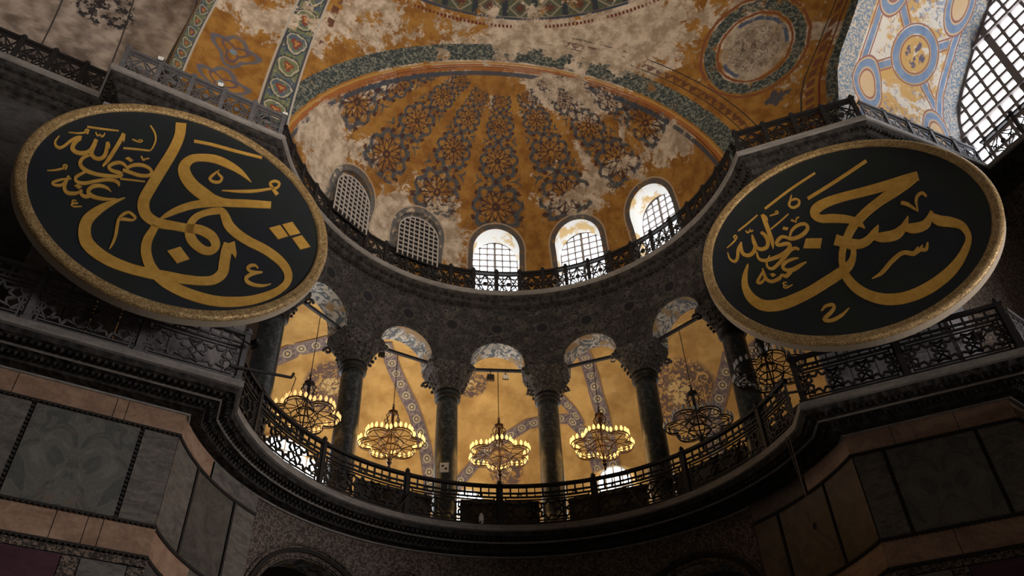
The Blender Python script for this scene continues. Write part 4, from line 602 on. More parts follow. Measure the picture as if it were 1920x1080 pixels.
def pier_wall(name, J, D, L, n_out, joints, greens):
    """flat revetment: x runs from the exedra corner along the pier"""
    mb = MB(); up = Vector((0, 0, 1)); ps = {}
    def slab(x0, x1, z0, z1, mi, t=.05, vein=None):
        c = J+D*((x0+x1)/2)+n_out*(t/2-.02); n0 = len(mb.v)
        mb.frame((c.x, c.y, (z0+z1)/2), D, n_out, up, x1-x0, t, z1-z0, mi)
        if vein is not None:
            for i in range(n0, len(mb.v)): ps[i] = (mb.v[i][0]-J.x)*D.x+(mb.v[i][1]-J.y)*D.y-vein
    mb.frame((*(J+D*(L/2+.3)-n_out*.35).xy, 4.6), D, n_out, up, L-.6, .66, 12.1, 0)
    z1, z2, z3, z4 = 9.86, 7.63, 6.95, 6.74
    for a, b in zip(joints[0], joints[0][1:]): slab(a+.008, b-.008, z1+.04, 10.44, 1)
    for a, b in zip(joints[1], joints[1][1:]): slab(a+.008, b-.008, z3+.04, z2-.04, 1)
    for a, b, m in greens:
        slab(a+.045, b-.045, z2+.04, z1-.04, m, .05, (a+b)/2)
    for z in (z1, z2, z3): 
        k = int(L/.11)
        mb.frame((*(J+D*(L/2)+n_out*.02).xy, z), D, n_out, up, L, .09, .05, 4)
        for i in range(k): mb.frame((*(J+D*(L*(i+.5)/k)+n_out*.05).xy, z-.035), D, n_out, up, .055, .07, .05, 4)
    for a, b, m in greens[:-1]:
        k = 22
        for i in range(k): mb.frame((*(J+D*b+n_out*.03).xy, z2+(z1-z2)*(i+.5)/k), D, n_out, up, .05, .06, .06, 4)
    slab(0, L, z4, z3-.05, 5, .05)
    for a, b, m in ((0, .35, 5), (.35, 1.25, 2), (1.25, 1.6, 5), (1.6, 2.75, 6), (2.75, 3.1, 5), (3.1, L, 2)): slab(a+.01, b-.01, 4.2, z4-.03, m)
    mb.at['ps'] = [(i, np.array([v])) for i, v in ps.items()]
    return struct(mb.build(name, [MT['darkstone'], MT['tan'], MT['greypanel'], MT['panel'], MT['bead'], MT['frieze'], MT['purple']]))
LN = Vector((-LD.y, LD.x, 0)); LN = LN if LN.y < 0 else -LN
RN = Vector((-RD.y, RD.x, 0)); RN = RN if RN.y < 0 else -RN
pier_wall('wall_left', LJ, LD, 6.2, LN, ((0, 1.3, 1.55, 3.6, 6.2), (0, 1.05, 1.35, 1.95, 3.2, 6.2)), ((0, .85, 2), (.85, 3.1, 3), (3.1, 4.3, 2), (4.3, 6.2, 3)))
pier_wall('wall_right', RJ, RD, 3.86, RN, ((0, 1.1, 2.6, 3.86), (0, 1.6, 3.86)), ((0, .78, 2), (.78, 2.9, 3), (2.9, 3.86, 2)))
c0 = RJ+RD*3.86; mb = MB(); n2 = Vector((RD2.y, -RD2.x, 0)); c = c0+RD2*3-n2*.35
mb.frame((c.x, c.y, 4.6), RD2, n2, (0, 0, 1), 6, .66, 12.1, 0)
for z in (9.86, 7.63, 6.95): mb.frame((c0.x+RD2.x*3+n2.x*.01, c0.y+RD2.y*3+n2.y*.01, z), RD2, n2, (0, 0, 1), 6, .08, .06, 1)
struct(mb.build('wall_right_return', [MT['tan'], MT['bead']]))

# pier faces at gallery level, behind the two roundels
def face(mb, A, B, z0, z1, t, mi):
    d = (B-A).normalized(); n = Vector((d.y, -d.x, 0)); c = (A+B)/2-n*(t/2)
    mb.frame((c.x, c.y, (z0+z1)/2), d, n, (0, 0, 1), (B-A).length, t, z1-z0, mi)
mb = MB(); A, B = UP[3], UP[2]; d = (B-A).normalized()
face(mb, A+d*.42, A, 10.9, 20.3, .5, 0)
for i in range(7): face(mb, A+d*(.42+.62*(i+1)-.01), A+d*(.42+.62*i+.01), 10.9, 20.3, .5-.03*(i % 2), 0)
face(mb, UP[1], UP[2], 10.9, 20.3, .5, 2); face(mb, UP[0], UP[1], 4, 20.3, .5, 2)
q = UP[1]+Vector((-1.5, -.9, 0)); mb.frame((q.x-.8, q.y+.1, 18.6), (UP[1]-UP[0]).normalized(), (.44, -.9, 0), (0, 0, 1), 3.6, .1, 1.3, 0)
struct(mb.build('wall_left_upper', [MT['plank'], MT['orange'], MT['darkstone']]))
mb = MB(); k = len(UP); A, B, Cc = UP[k-4], UP[k-3], UP[k-2]; d = (B-A).normalized()
for i in range(5): face(mb, A+d*(.66*i+.01), A+d*(.66*(i+1)-.01), 10.9, 20.3, .5-.03*(i % 2), 0)
dd = (Cc-B).normalized(); face(mb, B, B+dd*1.0, 10.9, 20.3, .5, 0); face(mb, B+dd*1.0, Cc, 10.9, 20.3, .5, 1); face(mb, Cc, UP[k-1], 10.9, 20.3, .5, 1)
struct(mb.build('wall_right_upper', [MT['lav'], MT['painted']]))

# arcade wall above the gallery columns
AZC = 89.5; ARCH = [AZC+25.5*k for k in (3, 2, 1, 0, -1, -2, -3)]; COLS = [AZC+12.75+25.5*k for k in (2, 1, 0, -1, -2, -3)]
ob = shell(8.02, 8.95, 17.66, 20.5, 173.5, 5.5, 120, 8).build('wall_arcade', [MT['arcade'], MT['soffit']])
boolean_cut(ob, [arch_cutter(a, 1.04, 17.84, 17.2, 7, 10).build('c', [MT['arcade'], MT['soffit']]) for a in ARCH]); struct(ob)
mb = MB()
for a in ARCH:
    mb.tube([pol(8.02, a+math.degrees(1.10*math.cos(math.pi*i/20)/8.02), 17.84+1.10*math.sin(math.pi*i/20)) for i in range(21)], .05, 6)
struct(mb.build('trim_5', MT['capital'], smooth=True))

# gallery vault and outer wall behind the columns
VP = [(8.95, 18.95), (9.3, 19.6), (10.2, 20.3), (11.4, 20.75), (12.6, 20.85), (13.8, 20.5), (14.9, 19.7), (15.8, 18.5), (16.35, 17.0), (16.5, 15.6)]
def vault_r(r):
    for (a, za), (b, zb) in zip(VP, VP[1:]):
        if a <= r <= b: return za+(zb-za)*(r-a)/(b-a)
    return VP[-1][1]
FLOWERS += [(-6.75, 12.95, 19.9, 1.25), (8.62, 12.15, 19.7, 1.75), (-.56, 13.42, 20.61, .75), (1.2, 16.0, 17.7, .8)]
MT['gallery'] = material('ochre_gallery_plaster', m_gallery, .8); MT['gband'] = material('painted_vault_band', m_gband, .8)
mb = MB(); annulus(mb, VP, 9, 171, 90, 0)
def vband(a_r, w, fn=None):
    """painted band along a line of (azimuth, radius) on the vault"""
    P = []; T = []
    c = [pol(r, a, vault_r(r)) for a, r in a_r]; acc = 0; rows = []; tt = []; dd = []
    for i, p in enumerate(c):
        t = (c[min(i+1, len(c)-1)]-c[max(i-1, 0)]).normalized(); rad = Vector((p.x, p.y, 0)).normalized()
        dz = (vault_r(a_r[i][1]+.05)-vault_r(a_r[i][1]-.05))/.1; nrm = (rad*dz-Vector((0, 0, 1))).normalized()
        s = t.cross(nrm).normalized()
        if i: acc += (p-c[i-1]).length
        rows.append([p+nrm*.035+s*(w*k) for k in (-.5, -.17, .17, .5)]); tt += [acc]*4; dd += [0, .33, .67, 1]
    mb.grid(rows, 1, {'t': tt, 'd': dd})
def seg(pts, n=7):
    out = []
    for (a, r), (b, q) in zip(pts, pts[1:]): out += [(a+(b-a)*i/n, r+(q-r)*i/n) for i in range(n)]
    return out+[pts[-1]]
BANDS = [([(112.5, 11.6), (108.8, 12.9), (105.6, 13.9), (102.9, 14.6), (100.8, 15.25), (99.2, 15.8), (98.1, 16.2), (97.6, 16.48)], .62),
         ([(69.4, 11.2), (69.1, 12.9), (69.0, 14.2), (68.7, 15.05), (68.5, 16.0), (68.4, 16.48)], .66),
         ([(94.5, 16.48), (93, 16.24), (90.1, 15.9), (86.5, 15.47), (81.9, 15.05), (77.1, 14.93), (74.5, 15.0), (72, 15.5), (71, 16.2)], .5),
         ([(81, 12.4), (78.5, 13.3), (76.1, 14.04), (74.1, 14.6), (72.7, 15.2)], .42),
         ([(133, 15.2), (128.5, 14.4), (125.7, 13.7), (122.2, 12.9), (119, 12.0)], .72),
         ([(43.5, 14.2), (46, 14.8), (48.5, 15.3), (51.1, 15.86), (52.5, 16.4)], .7),
         ([(34, 14.2), (37.7, 14.34), (41.3, 14.51), (44, 14.75)], .6)]
for b_, w_ in BANDS: vband(seg(b_), w_)
struct(mb.build('ceiling_gallery', [MT['gallery'], MT['gband']], smooth=True))
ob = shell(16.5, 16.8, 10.9, 15.7, 171, 9, 60, 1).build('wall_gallery_outer', MT['gallery']); struct(ob)

def window(name, az, r, hw, zs, z0, ny, nx, pane, bar, rise=1.0, bw=.06, depth=.08, mull=False):
    """arched window in a vertical plane square to azimuth az: pane, frame and lattice"""
    t = pol(1, az-90); d = pol(1, az); up = Vector((0, 0, 1)); O = d*r
    def fn(x, y, dd): return O+t*x+up*y+d*dd
    n = 18; poly = [(-hw, z0)]+[(-hw*math.cos(math.pi*i/n), zs+hw*rise*math.sin(math.pi*i/n)) for i in range(n+1)]+[(hw, z0)]
    root = bpy.data.objects.new(name, None); COL.objects.link(root); root.location = (O.x, O.y, z0); struct(root)
    def put(mb, nm, m, **k):
        o = mb.build(nm, m, **k); o.parent = root; o.matrix_parent_inverse = Matrix.Translation(-root.location); return o
    mb = MB(); mb.prism(poly, fn, .06, .09); put(mb, 'pane', pane)
    mb = MB(); P = [fn(x, y, .0) for x, y in poly]; mb.tube(P, bw*.8, 6)
    put(mb, 'frame', bar)
    mb = MB()
    for i in range(1, nx):
        x = -hw+2*hw*i/nx; top = zs+hw*rise*math.sqrt(max(0, 1-(x/hw)**2)); w = bw*(1.9 if mull and i == nx//2 else 1)
        mb.frame(fn(x, (z0+top)/2, 0), t, d, up, w, depth, top-z0)
    zt = zs+hw*rise
    for j in range(1, ny):
        z = z0+(zt-z0)*j/ny; x = hw if z < zs else hw*math.sqrt(max(0, 1-((z-zs)/(hw*rise))**2))
        mb.frame(fn(0, z, 0), t, d, up, 2*x, depth*.9, bw)
    put(mb, 'lattice', bar); return root

# ------------------------------------------------------------------ painted semi-dome of the exedra
SO = Vector((0, 0, 21.6)); SR = 7.95; AN = Vector((0, math.cos(R(9.8)), -math.sin(R(9.8)))); AP = Vector((0, 1.15, 21.6))
dd0 = (AP-SO).dot(AN); th1 = math.acos(dd0/SR); E1 = Vector((1, 0, 0)); E2 = E1.cross(AN)
WINS = [(139.6, 1), (115.0, 1), (89.4, 0), (63.4, 0), (38.0, 0)]
NT_, NP_ = 120, 250
def cap(r):
    return [[SO+AN*(r*math.cos(th1*(i+.5*0)/NT_))+(E1*math.cos(2*math.pi*j/NP_)+E2*math.sin(2*math.pi*j/NP_))*(r*math.sin(th1*i/NT_)) for i in range(1, NT_+1)] for j in range(NP_)]
mb = MB(); mb.grid(cap(SR), 0, closed_u=True)
bm = bmesh.new(); bm.verts.index_update()
vv = [bm.verts.new(p) for p in mb.v]
for f in mb.f: bm.faces.new([vv[i] for i in f])
bmesh.ops.bisect_plane(bm, geom=bm.verts[:]+bm.edges[:]+bm.faces[:], plane_co=(0, 0, 20.9), plane_no=(0, 0, 1), clear_inner=True)
rg = bmesh.ops.extrude_face_region(bm, geom=bm.faces[:], use_keep_orig=True)
for g in rg['geom']:
    if isinstance(g, bmesh.types.BMVert): g.co = SO+(g.co-SO)*(8.75/SR)
bmesh.ops.recalc_face_normals(bm, faces=bm.faces)
me = bpy.data.meshes.new('ceiling_semidome'); bm.to_mesh(me); bm.free()
for m in (MT['dome'], MT['white']): me.materials.append(m)
dome = bpy.data.objects.new('ceiling_semidome', me); COL.objects.link(dome)
WZS, WHW = 23.55, .98
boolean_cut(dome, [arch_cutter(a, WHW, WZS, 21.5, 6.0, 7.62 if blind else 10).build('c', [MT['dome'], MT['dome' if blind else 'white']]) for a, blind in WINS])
dome.data.polygons.foreach_set('use_smooth', [False]*len(dome.data.polygons))
TL = R(12); RIBC = [-10, 16, 34, 60, 90, 115, 141, 165, 190]
def dtilt(P):
    d = (P-np.array(SO))/SR; y = d[:, 1]*math.cos(TL)-d[:, 2]*math.sin(TL); z = d[:, 1]*math.sin(TL)+d[:, 2]*math.cos(TL)
    return np.degrees(np.arctan2(y, d[:, 0])), np.degrees(np.arcsin(np.clip(z, -1, 1)))
attach(dome, 'ribs', lambda P: np.interp(dtilt(P)[0], RIBC, range(9)))
attach(dome, 'elev', lambda P: dtilt(P)[1])
attach(dome, 'ribv', lambda P: np.log(np.tan(np.radians(45+np.clip(dtilt(P)[1], -80, 88)/2)))/.385+.46)
def wdist(P):
    out = np.full(len(P), 9.0)
    for a, b in WINS:
        x = -P[:, 0]*math.sin(R(a))+P[:, 1]*math.cos(R(a)); f = P[:, 0]*math.cos(R(a))+P[:, 1]*math.sin(R(a))
        dz = np.maximum(P[:, 2]-WZS, 0); d = np.hypot(x, dz)-WHW; out = np.where((f > 0) & (d < out), d, out)
    return out
attach(dome, 'wind', wdist)
attach(dome, 'edge', lambda P: ((P-np.array(AP))@np.array(AN)))
attach(dome, 'wear', lambda P: gauss(P, [(3.6, 6.2, 25.2, .8, .16), (2.2, 6.7, 25.4, .8, .18), (4.6, 5.6, 25.6, .8, .12), (3.2, 2.6, 28.6, 1.0, .2), (2.2, 2.6, 29.2, .9, .2), (-4.6, 6.2, 23.7, .9, .24), (-3.2, 7.0, 23.6, .8, .22), (-1.9, 7.5, 23.8, .9, .2), (-6.6, 3.6, 23.6, 1.0, .2), (-7.2, 2.2, 24.0, .9, .18), (-6.6, 2.0, 25.4, .7, .13), (-1.6, 6.9, 24.9, .7, .12), (5.9, 4.0, 26.1, .8, .12), (6.9, 2.2, 25.2, .8, .13), (.4, 7.4, 23.8, 1.5, -.12), (2.3, 7.3, 23.6, .9, -.2), (-2.6, 4.6, 27.6, 1.4, -.10), (0, 5.4, 27.2, 1.6, -.12), (4.5, 6.4, 23.2, 1.0, -.15)]))
struct(dome)
for i, (a, blind) in enumerate(WINS):
    if blind: window('window_%d' % (i+1), a, 7.54, .88, 23.45, 22.0, 10, 8, MT['darkglass'], MT['grille_pale'], bw=.042, depth=.05)
    else: window('window_%d' % (i+1), a, 8.45, .98, 23.72, 21.55, 9, 6, MT['glass'], MT['grille'], bw=.055, mull=True)

# ------------------------------------------------------------------ great semi-dome above, bright vault and window at the right
BO = Vector((0, -10.4, 23.6)); BR = 14.05
def bsp(az, el):
    q = min(1, max(0, (az-126)/8)); q = q*q*(3-2*q); return BO+BR*(1+.055*q)*Vector((math.cos(R(el))*math.cos(R(az)), math.cos(R(el))*math.sin(R(az)), math.sin(R(el))))
BEL = [-14, -4.4, 1.1, 3.8, 5.9, 9.9, 15, 22, 32, 46]; BAZ = [40.6, 38.5, 37.0, 35.6, 33.8, 29.9, 24, 14.5, -3, -40]
def azR(el): return float(np.interp(el, BEL, BAZ))
AZL = 140.2; NE, NA = 150, 260
els = [-11+57*i/NE for i in range(NE+1)]
P = [[bsp(azR(e)+(AZL-azR(e))*j/NA, e) for j in range(NA+1)] for e in els]
mb = MB(); mb.grid(P, 0)
ob = mb.build('ceiling_great_semidome', MT['big'], smooth=True)
bm = bmesh.new(); bm.from_mesh(ob.data)
bmesh.ops.bisect_plane(bm, geom=bm.verts[:]+bm.edges[:]+bm.faces[:], plane_co=AP, plane_no=AN, clear_outer=True)
bm.to_mesh(ob.data); bm.free()
def bdir(P):
    d = P-np.array(BO); d = d/np.linalg.norm(d, axis=1)[:, None]; return np.degrees(np.arctan2(d[:, 1], d[:, 0])), np.degrees(np.arcsin(np.clip(d[:, 2], -1, 1)))
attach(ob, 'da', lambda P: -((P-np.array(AP))@np.array(AN))/.56)
attach(ob, 'ta', lambda P: np.arctan2((P-np.array(AP))@np.array(E2), P[:, 0])*8)
attach(ob, 'dr', lambda P: np.radians(bdir(P)[0]-np.interp(bdir(P)[1], BEL, BAZ))*BR*np.cos(np.radians(bdir(P)[1]))*.92)
attach(ob, 'dl', lambda P: np.radians(AZL-bdir(P)[0])*BR)
attach(ob, 'sl', lambda P: np.radians(AZL-bdir(P)[0])*BR*(1+.0*P[:, 2]))
MC = Vector((9.44, -.61, 27.14)); mn_ = (MC-BO).normalized(); mxv = mn_.cross(Vector((0, 0, 1))).normalized(); myv = mxv.cross(mn_)
attach(ob, 'mx', lambda P: ((P-np.array(MC))@np.array(mxv))/1.92); attach(ob, 'my', lambda P: ((P-np.array(MC))@np.array(myv))/1.92)
attach(ob, 'wear', lambda P: gauss(P, [(.2, 1.9, 30.4, 1.1, .24), (2.5, 1.7, 30.3, 1.2, .22), (5, .9, 30.4, 1.4, .2), (3.6, 1.9, 29.6, .9, .16), (-9.6, -1.2, 27.6, .8, .2), (6.5, .6, 29.8, 1.4, .13), (-5.8, .9, 29.2, 1.0, .12), (-7.4, .4, 28.6, .9, .14), (-3, 1.9, 29.9, 1.2, .1), (9.4, -.6, 27.2, 1.6, .12), (-8.6, -.2, 27.8, .8, .22), (-9.4, -.3, 26.9, .5, .12), (-9.4, -.4, 23.5, 1.3, -.25), (-9.3, -.4, 25, 1.0, -.2), (8.6, .6, 23.3, 1.0, -.12)]))
struct(ob)

AX = Vector((.952, .306, 0)); AQ = Vector((.306, -.952, 0)); VL = 6.3
# the vault starts on the semi-dome's edge and runs back along AX
bc = [bsp(azR(e), e) for e in [-11+57*i/120 for i in range(121)]]
ul = [0]
for a, b in zip(bc, bc[1:]): ul.append(ul[-1]+(b-a).length)
def vaultpt(p, s):
    """every strip of the vault ends on the window wall, square to AX"""
    s0 = (p-bc[0]).dot(AX); return p+AX*((VL-s0)*s/VL)
rows = [[vaultpt(p, VL*j/12) for j in range(13)] for p in bc]
mb = MB(); mb.grid(rows, 0, {'u': [[u]*13 for u in ul], 'v': [[VL*j/12 for j in range(13)] for u in ul]})
struct(mb.build('ceiling_bright_vault', MT['bright'], smooth=True))
# arched lattice window filling the end of that vault
end = [vaultpt(p, VL) for p in bc]; eq = [(p-end[0]).dot(AQ) for p in end]; ez = [p.z for p in end]
e0 = end[0]; up = Vector((0, 0, 1))
def wpt(q, z, d=0.0): return e0+AQ*q+up*(z-e0.z)+AX*d
root = bpy.data.objects.new('window_6', None); COL.objects.link(root); root.location = e0; struct(root)
def putw(mb, nm, m):
    o = mb.build(nm, m); o.parent = root; o.matrix_parent_inverse = Matrix.Translation(-root.location)
QMAX = 11.0
def zmax(q): return float(np.interp(q, eq, ez))
def qmin(z): return float(np.interp(z, ez, eq))
prof = [(q, z) for q, z in zip(eq, ez) if q < QMAX]; prof = [(0, 21.2)]+prof+[(QMAX, zmax(QMAX)), (QMAX, 21.2)]
mb = MB(); mb.prism(prof, lambda x, y, d: wpt(x, y, d), .10, .14); putw(mb, 'pane', MT['glass_big'])
mb = MB(); mb.tube([wpt(q, z) for q, z in prof[1:-1]], .10, 6); putw(mb, 'frame', MT['grille'])
mb = MB(); st = .50
for i in range(1, int(QMAX/st)):
    q = i*st; mb.bar(wpt(q, 21.2), wpt(q, zmax(q)), .11 if i % 6 else .26, .12, AX)
z = 21.6; i = 0
while z < max(ez)-.1:
    mb.bar(wpt(max(0, qmin(z)) if z > ez[0] else 0, z), wpt(QMAX, z), .11 if i % 6 != 3 else .3, .12, up); z += st; i += 1
putw(mb, 'lattice', MT['grille'])

# left edge of the great arch, and the brown wall of the next bay
lc = [bsp(AZL, e) for e in [-13+60*i/60 for i in range(61)]]; bk = Vector((-.45, .9, 0))
mb = MB(); mb.grid([[p, p+bk*.55+Vector((-.12, 0, 0)), p+bk*1.5+Vector((-.25, 0, 0))] for p in lc], 0); struct(mb.build('wall_arch_edge', MT['strip'], smooth=True))
mb = MB(); d = (UP[1]-UP[0]).normalized(); nn = Vector((d.y, -d.x, 0))
rows = []
for i in range(25):
    z = 20.8+i*.7; fwd = .0+.022*max(0, z-22)**2
    rows.append([UP[1]+d*1.9-nn*.35+nn*fwd+Vector((0, 0, z))-d*(11*j/10) for j in range(11)])
mb.grid(rows, 0); struct(mb.build('wall_brown_bay', MT['brown'], smooth=True))

# bright gallery windows in the outer wall
for i, (a, hw, zs, zb) in enumerate(((121.5, 2.1, 15.6, 13.2), (142, 1.0, 16.2, 13.0), (92, .8, 15.9, 13.2), (68.5, .75, 16.7, 13.4), (45, .9, 15.6, 13.0))):
    window('window_%d' % (7+i), a, 16.05, hw, zs, zb, 8, 4, MT['glass'], MT['white'], bw=.07)
light('gallery_daylight', 'AREA', (-6.5, 12.6, 13.2), (-3.2, 10.5, 20), 330, (1.0, .93, .84), 3)
light('gallery_daylight', 'AREA', (0.0, 14.2, 13.0), (0, 11, 20.5), 210, (1.0, .92, .82), 3)
light('gallery_daylight', 'AREA', (6.0, 13.0, 13.0), (5.5, 10.5, 20), 40, (1.0, .88, .72), 3)
light('gallery_daylight', 'AREA', (11.5, 7.5, 13.0), (11, 8, 20), 24, (1.0, .75, .48), 3)

# closed bay at the left end of the gallery: grey planks and a strip of orange plaster
mb = MB()
for i in range(6):
    sh = shell(9.15+.03*(i % 2), 9.35, 10.98, 19.2, 175-3.95*i, 175-3.95*(i+1)+.12, 3, 1); mb.add(sh.v, sh.f, 0)
sh = shell(9.15, 9.35, 10.98, 19.2, 151.3, 148.3, 3, 1); mb.add(sh.v, sh.f, 1)
struct(mb.build('wall_gallery_end', [MT['plank'], MT['orange']]))

# ------------------------------------------------------------------ railings
def flat(x, y, z): return Vector((x, y, z))
def onarc(Rr):
    def fn(x, y, z): a = x/Rr; return Vector((-(Rr+y)*math.sin(a), (Rr+y)*math.cos(a), z))   # x along, y outwards, from azimuth 90
    return fn
def xbar(mb, fn, a, b, w, d, n=1, y=0.0):
    """flat bar in the panel's plane from (x,z) to (x,z)"""
    for i in range(n):
        p = (a[0]+(b[0]-a[0])*i/n, a[1]+(b[1]-a[1])*i/n); q = (a[0]+(b[0]-a[0])*(i+1)/n, a[1]+(b[1]-a[1])*(i+1)/n)
        l = math.hypot(q[0]-p[0], q[1]-p[1]); 
        if l < 1e-5: continue
        tx, tz = (q[0]-p[0])/l*.5*w, (q[1]-p[1])/l*.5*w
        pts = [(p[0]-tz, p[1]+tx), (p[0]+tz, p[1]-tx), (q[0]+tz, q[1]-tx), (q[0]-tz, q[1]+tx)]
        vs = [fn(x, y+s*d/2, z) for s in (-1, 1) for x, z in pts]
        mb.add(vs, [(0, 1, 2, 3), (7, 6, 5, 4), (0, 4, 5, 1), (1, 5, 6, 2), (2, 6, 7, 3), (3, 7, 4, 0)])
def poly(mb, fn, pts, w, d, closed=True):
    n = len(pts)
    for i in range(n if closed else n-1): xbar(mb, fn, pts[i], pts[(i+1) % n], w, d)
def star(cx, cz, ro, ri, k=8, ph=0.0):
    return [(cx+(ro if i % 2 == 0 else ri)*math.cos(ph+math.pi*i/k), cz+(ro if i % 2 == 0 else ri)*math.sin(ph+math.pi*i/k)) for i in range(2*k)]
def star_panel(mb, fn, L, H=1.38, nstar=3):
    """cast panel: frame, slim top register, eight-pointed stars with arrow rays between"""
    x0, x1 = -L/2+.09, L/2-.09; n = max(1, int(L/.5))
    for z, w in ((.10, .07), (1.02, .05), (1.16, .05)): xbar(mb, fn, (x0, z), (x1, z), w, .06, n)
    for x in (x0, x1, x0+.10, x1-.10): xbar(mb, fn, (x, .10), (x, 1.02), .04, .05)
    xbar(mb, fn, (x0+.1, .2), (x1-.1, .2), .03, .05, n); xbar(mb, fn, (x0+.1, .92), (x1-.1, .92), .03, .05, n)
    k = max(2, int(L/.28))
    for i in range(k+1):
        x = x0+(x1-x0)*i/k; xbar(mb, fn, (x, 1.02), (x, 1.34), .035 if i % 2 else .055, .05)
    cw = (x1-x0-.2)/nstar; zc = .56
    for i in range(nstar):
        cx = x0+.1+cw*(i+.5); ro = min(.33, cw*.46)
        poly(mb, fn, star(cx, zc, ro, ro*.62), .05, .06)
        for a in range(8):
            an = math.pi*a/4; e = (cx+ro*1.30*math.cos(an), zc+ro*1.1*math.sin(an)); xbar(mb, fn, (cx+ro*math.cos(an), zc+ro*math.sin(an)), e, .03, .05)
        poly(mb, fn, [(cx+.075*math.cos(t*math.pi/4), 1.08+.05*math.sin(t*math.pi/4)) for t in range(8)], .025, .05)
        for s in (-1, 1):
            xx = cx+s*cw*.5
            for zz, o in ((.86, -1), (.26, 1)):
                poly(mb, fn, [(xx-.16, zz), (xx, zz+.20*o), (xx+.16, zz), (xx, zz+.06*o)], .04, .05)
            poly(mb, fn, [(xx, zc+.13), (xx+.10, zc), (xx, zc-.13), (xx-.10, zc)], .035, .05)
def lattice_panel(mb, fn, L, H=1.2):
    x0, x1 = -L/2+.06, L/2-.06
    for z in (.08, 1.02): xbar(mb, fn, (x0, z), (x1, z), .05, .05, 2)
    for x in (x0, x1): xbar(mb, fn, (x, .08), (x, 1.02), .035, .05)
    zc = .55; m = L/2-.06
    for s in (-1, 1):
        xbar(mb, fn, (s*m, .1), (-s*m*.0, 1.0), .04, .04); xbar(mb, fn, (s*m, 1.0), (0, .1), .04, .04)
        xbar(mb, fn, (s*m, zc), (0, 1.0), .035, .04); xbar(mb, fn, (s*m, zc), (0, .1), .035, .04)
        poly(mb, fn, [(s*m*.5+.09*math.cos(t*math.pi/4), zc+.09*math.sin(t*math.pi/4)) for t in range(8)], .03, .04)
    pts = [(.10*math.cos(t*math.pi/4), zc+.10*math.sin(t*math.pi/4)) for t in range(8)]
    mb.prism(pts, lambda x, y, d: fn(x, d, y), -.03, .03)
def post_mesh(h, w, knob=True):
    mb = MB(); mb.box((0, 0, h/2), (w, w, h)); mb.box((0, 0, h+.02), (w*1.5, w*1.5, .05)); mb.box((0, 0, .06), (w*1.5, w*1.5, .12))
    mb.lathe([(w*.25, h+.04), (w*.62, h+.10), (w*.66, h+.15), (w*.35, h+.21), (.01, h+.25)], 8); return mb
class Rail:
    cache = {}
    def __init__(s, name, label, group, zb, h, mat, kind):
        s.root = thing(name, label, 'railing', (0, 0, 0), 0, group); s.zb = zb; s.h = h; s.mat = mat; s.kind = kind; s.first = True
    def post(s, p, ang, w=.13):
        key = ('post', s.h, w, s.mat.name)
        if key not in Rail.cache: o = post_mesh(s.h, w).build('post', s.mat); Rail.cache[key] = o.data
        else: o = bpy.data.objects.new('post', Rail.cache[key]); COL.objects.link(o)
        o.location = (p.x, p.y, s.zb); o.rotation_euler = (0, 0, ang); o.parent = s.root
    def panel(s, fn, L, loc, ang, key=None):
        if key and key in Rail.cache: o = bpy.data.objects.new('panel', Rail.cache[key]); COL.objects.link(o)
        else:
            mb = MB(); (star_panel if s.kind == 'star' else lattice_panel)(mb, fn, L, nstar=max(1, round(L/1.0))) if s.kind == 'star' else lattice_panel(mb, fn, L)
            o = mb.build('panel', s.mat)
            if key: Rail.cache[key] = o.data
        o.location = loc; o.rotation_euler = (0, 0, ang); o.parent = s.root
    def straight(s, A, B, n, ends=(1, 1)):
        d = (B-A); L = d.length/n; d.normalize(); ang = math.atan2(d.y, d.x)
        for i in range(n+1):
            if (i == 0 and not ends[0]) or (i == n and not ends[1]): continue
            s.post(A+d*(L*i), ang)
        for i in range(n):
            c = A+d*(L*(i+.5)); s.panel(flat, L, (c.x, c.y, s.zb), ang, ('flat', s.kind, round(L, 3), s.mat.name))
        mb = MB(); mb.bar(Vector((A.x, A.y, s.zb+s.h)), Vector((B.x, B.y, s.zb+s.h)), .14, .09); o = mb.build('handrail', s.mat); o.parent = s.root
    def curved(s, Rr, azs, posts):
        for a in posts: s.post(pol(Rr, a), R(a-90))
        for a, b in zip(azs, azs[1:]):
            L = R(abs(a-b))*Rr; s.panel(onarc(Rr), L, (0, 0, s.zb), R((a+b)/2-90), ('arc', s.kind, round(L, 3), s.mat.name))
        mb = MB(); n = 72; lo, hi = min(azs), max(azs)
        pts = [(Rr-.07, s.h-.045), (Rr+.07, s.h-.045), (Rr+.07, s.h+.045), (Rr-.07, s.h+.045)]
        mb.grid([[pol(r, lo+(hi-lo)*i/n, s.zb+z) for r, z in pts+pts[:1]] for i in range(n+1)])
        o = mb.build('handrail', s.mat); o.parent = s.root
LP = offset(LOW, .93); UPo = offset(UP, .52)
zl, zu = 11.06, 21.18
MT['rail_dark'] = material('black_iron_railing', (.028, .025, .025, 1), .6, .3)
az0 = math.degrees(math.atan2(LP[1].y, LP[1].x)); az1 = math.degrees(math.atan2(LP[-3].y, LP[-3].x))
G1 = 'railings of the gallery ledge'; G2 = 'railings of the upper cornice'
r = Rail('gallery_railing', 'long curved dark star-pattern railing in front of the gallery columns and chandeliers', G1, zl, 1.42, MT['rail_dark'], 'star')
pa = [AZC+.6+24.3*k for k in (3, 2, 1, 0, -1, -2, -3)]
azs = [174.6]+pa+[5.4]
r.curved(7.37, azs, pa)
r = Rail('gallery_railing', 'straight grey star-pattern railing below the left roundel', G1, zl, 1.42, MT['rail'], 'star')
r.straight(LP[0], LP[1], 3)
r = Rail('gallery_railing', 'straight dark star-pattern railing below the right roundel', G1, zl, 1.42, MT['rail_dark'], 'star')
r.straight(LP[-3], LP[-2], 2)
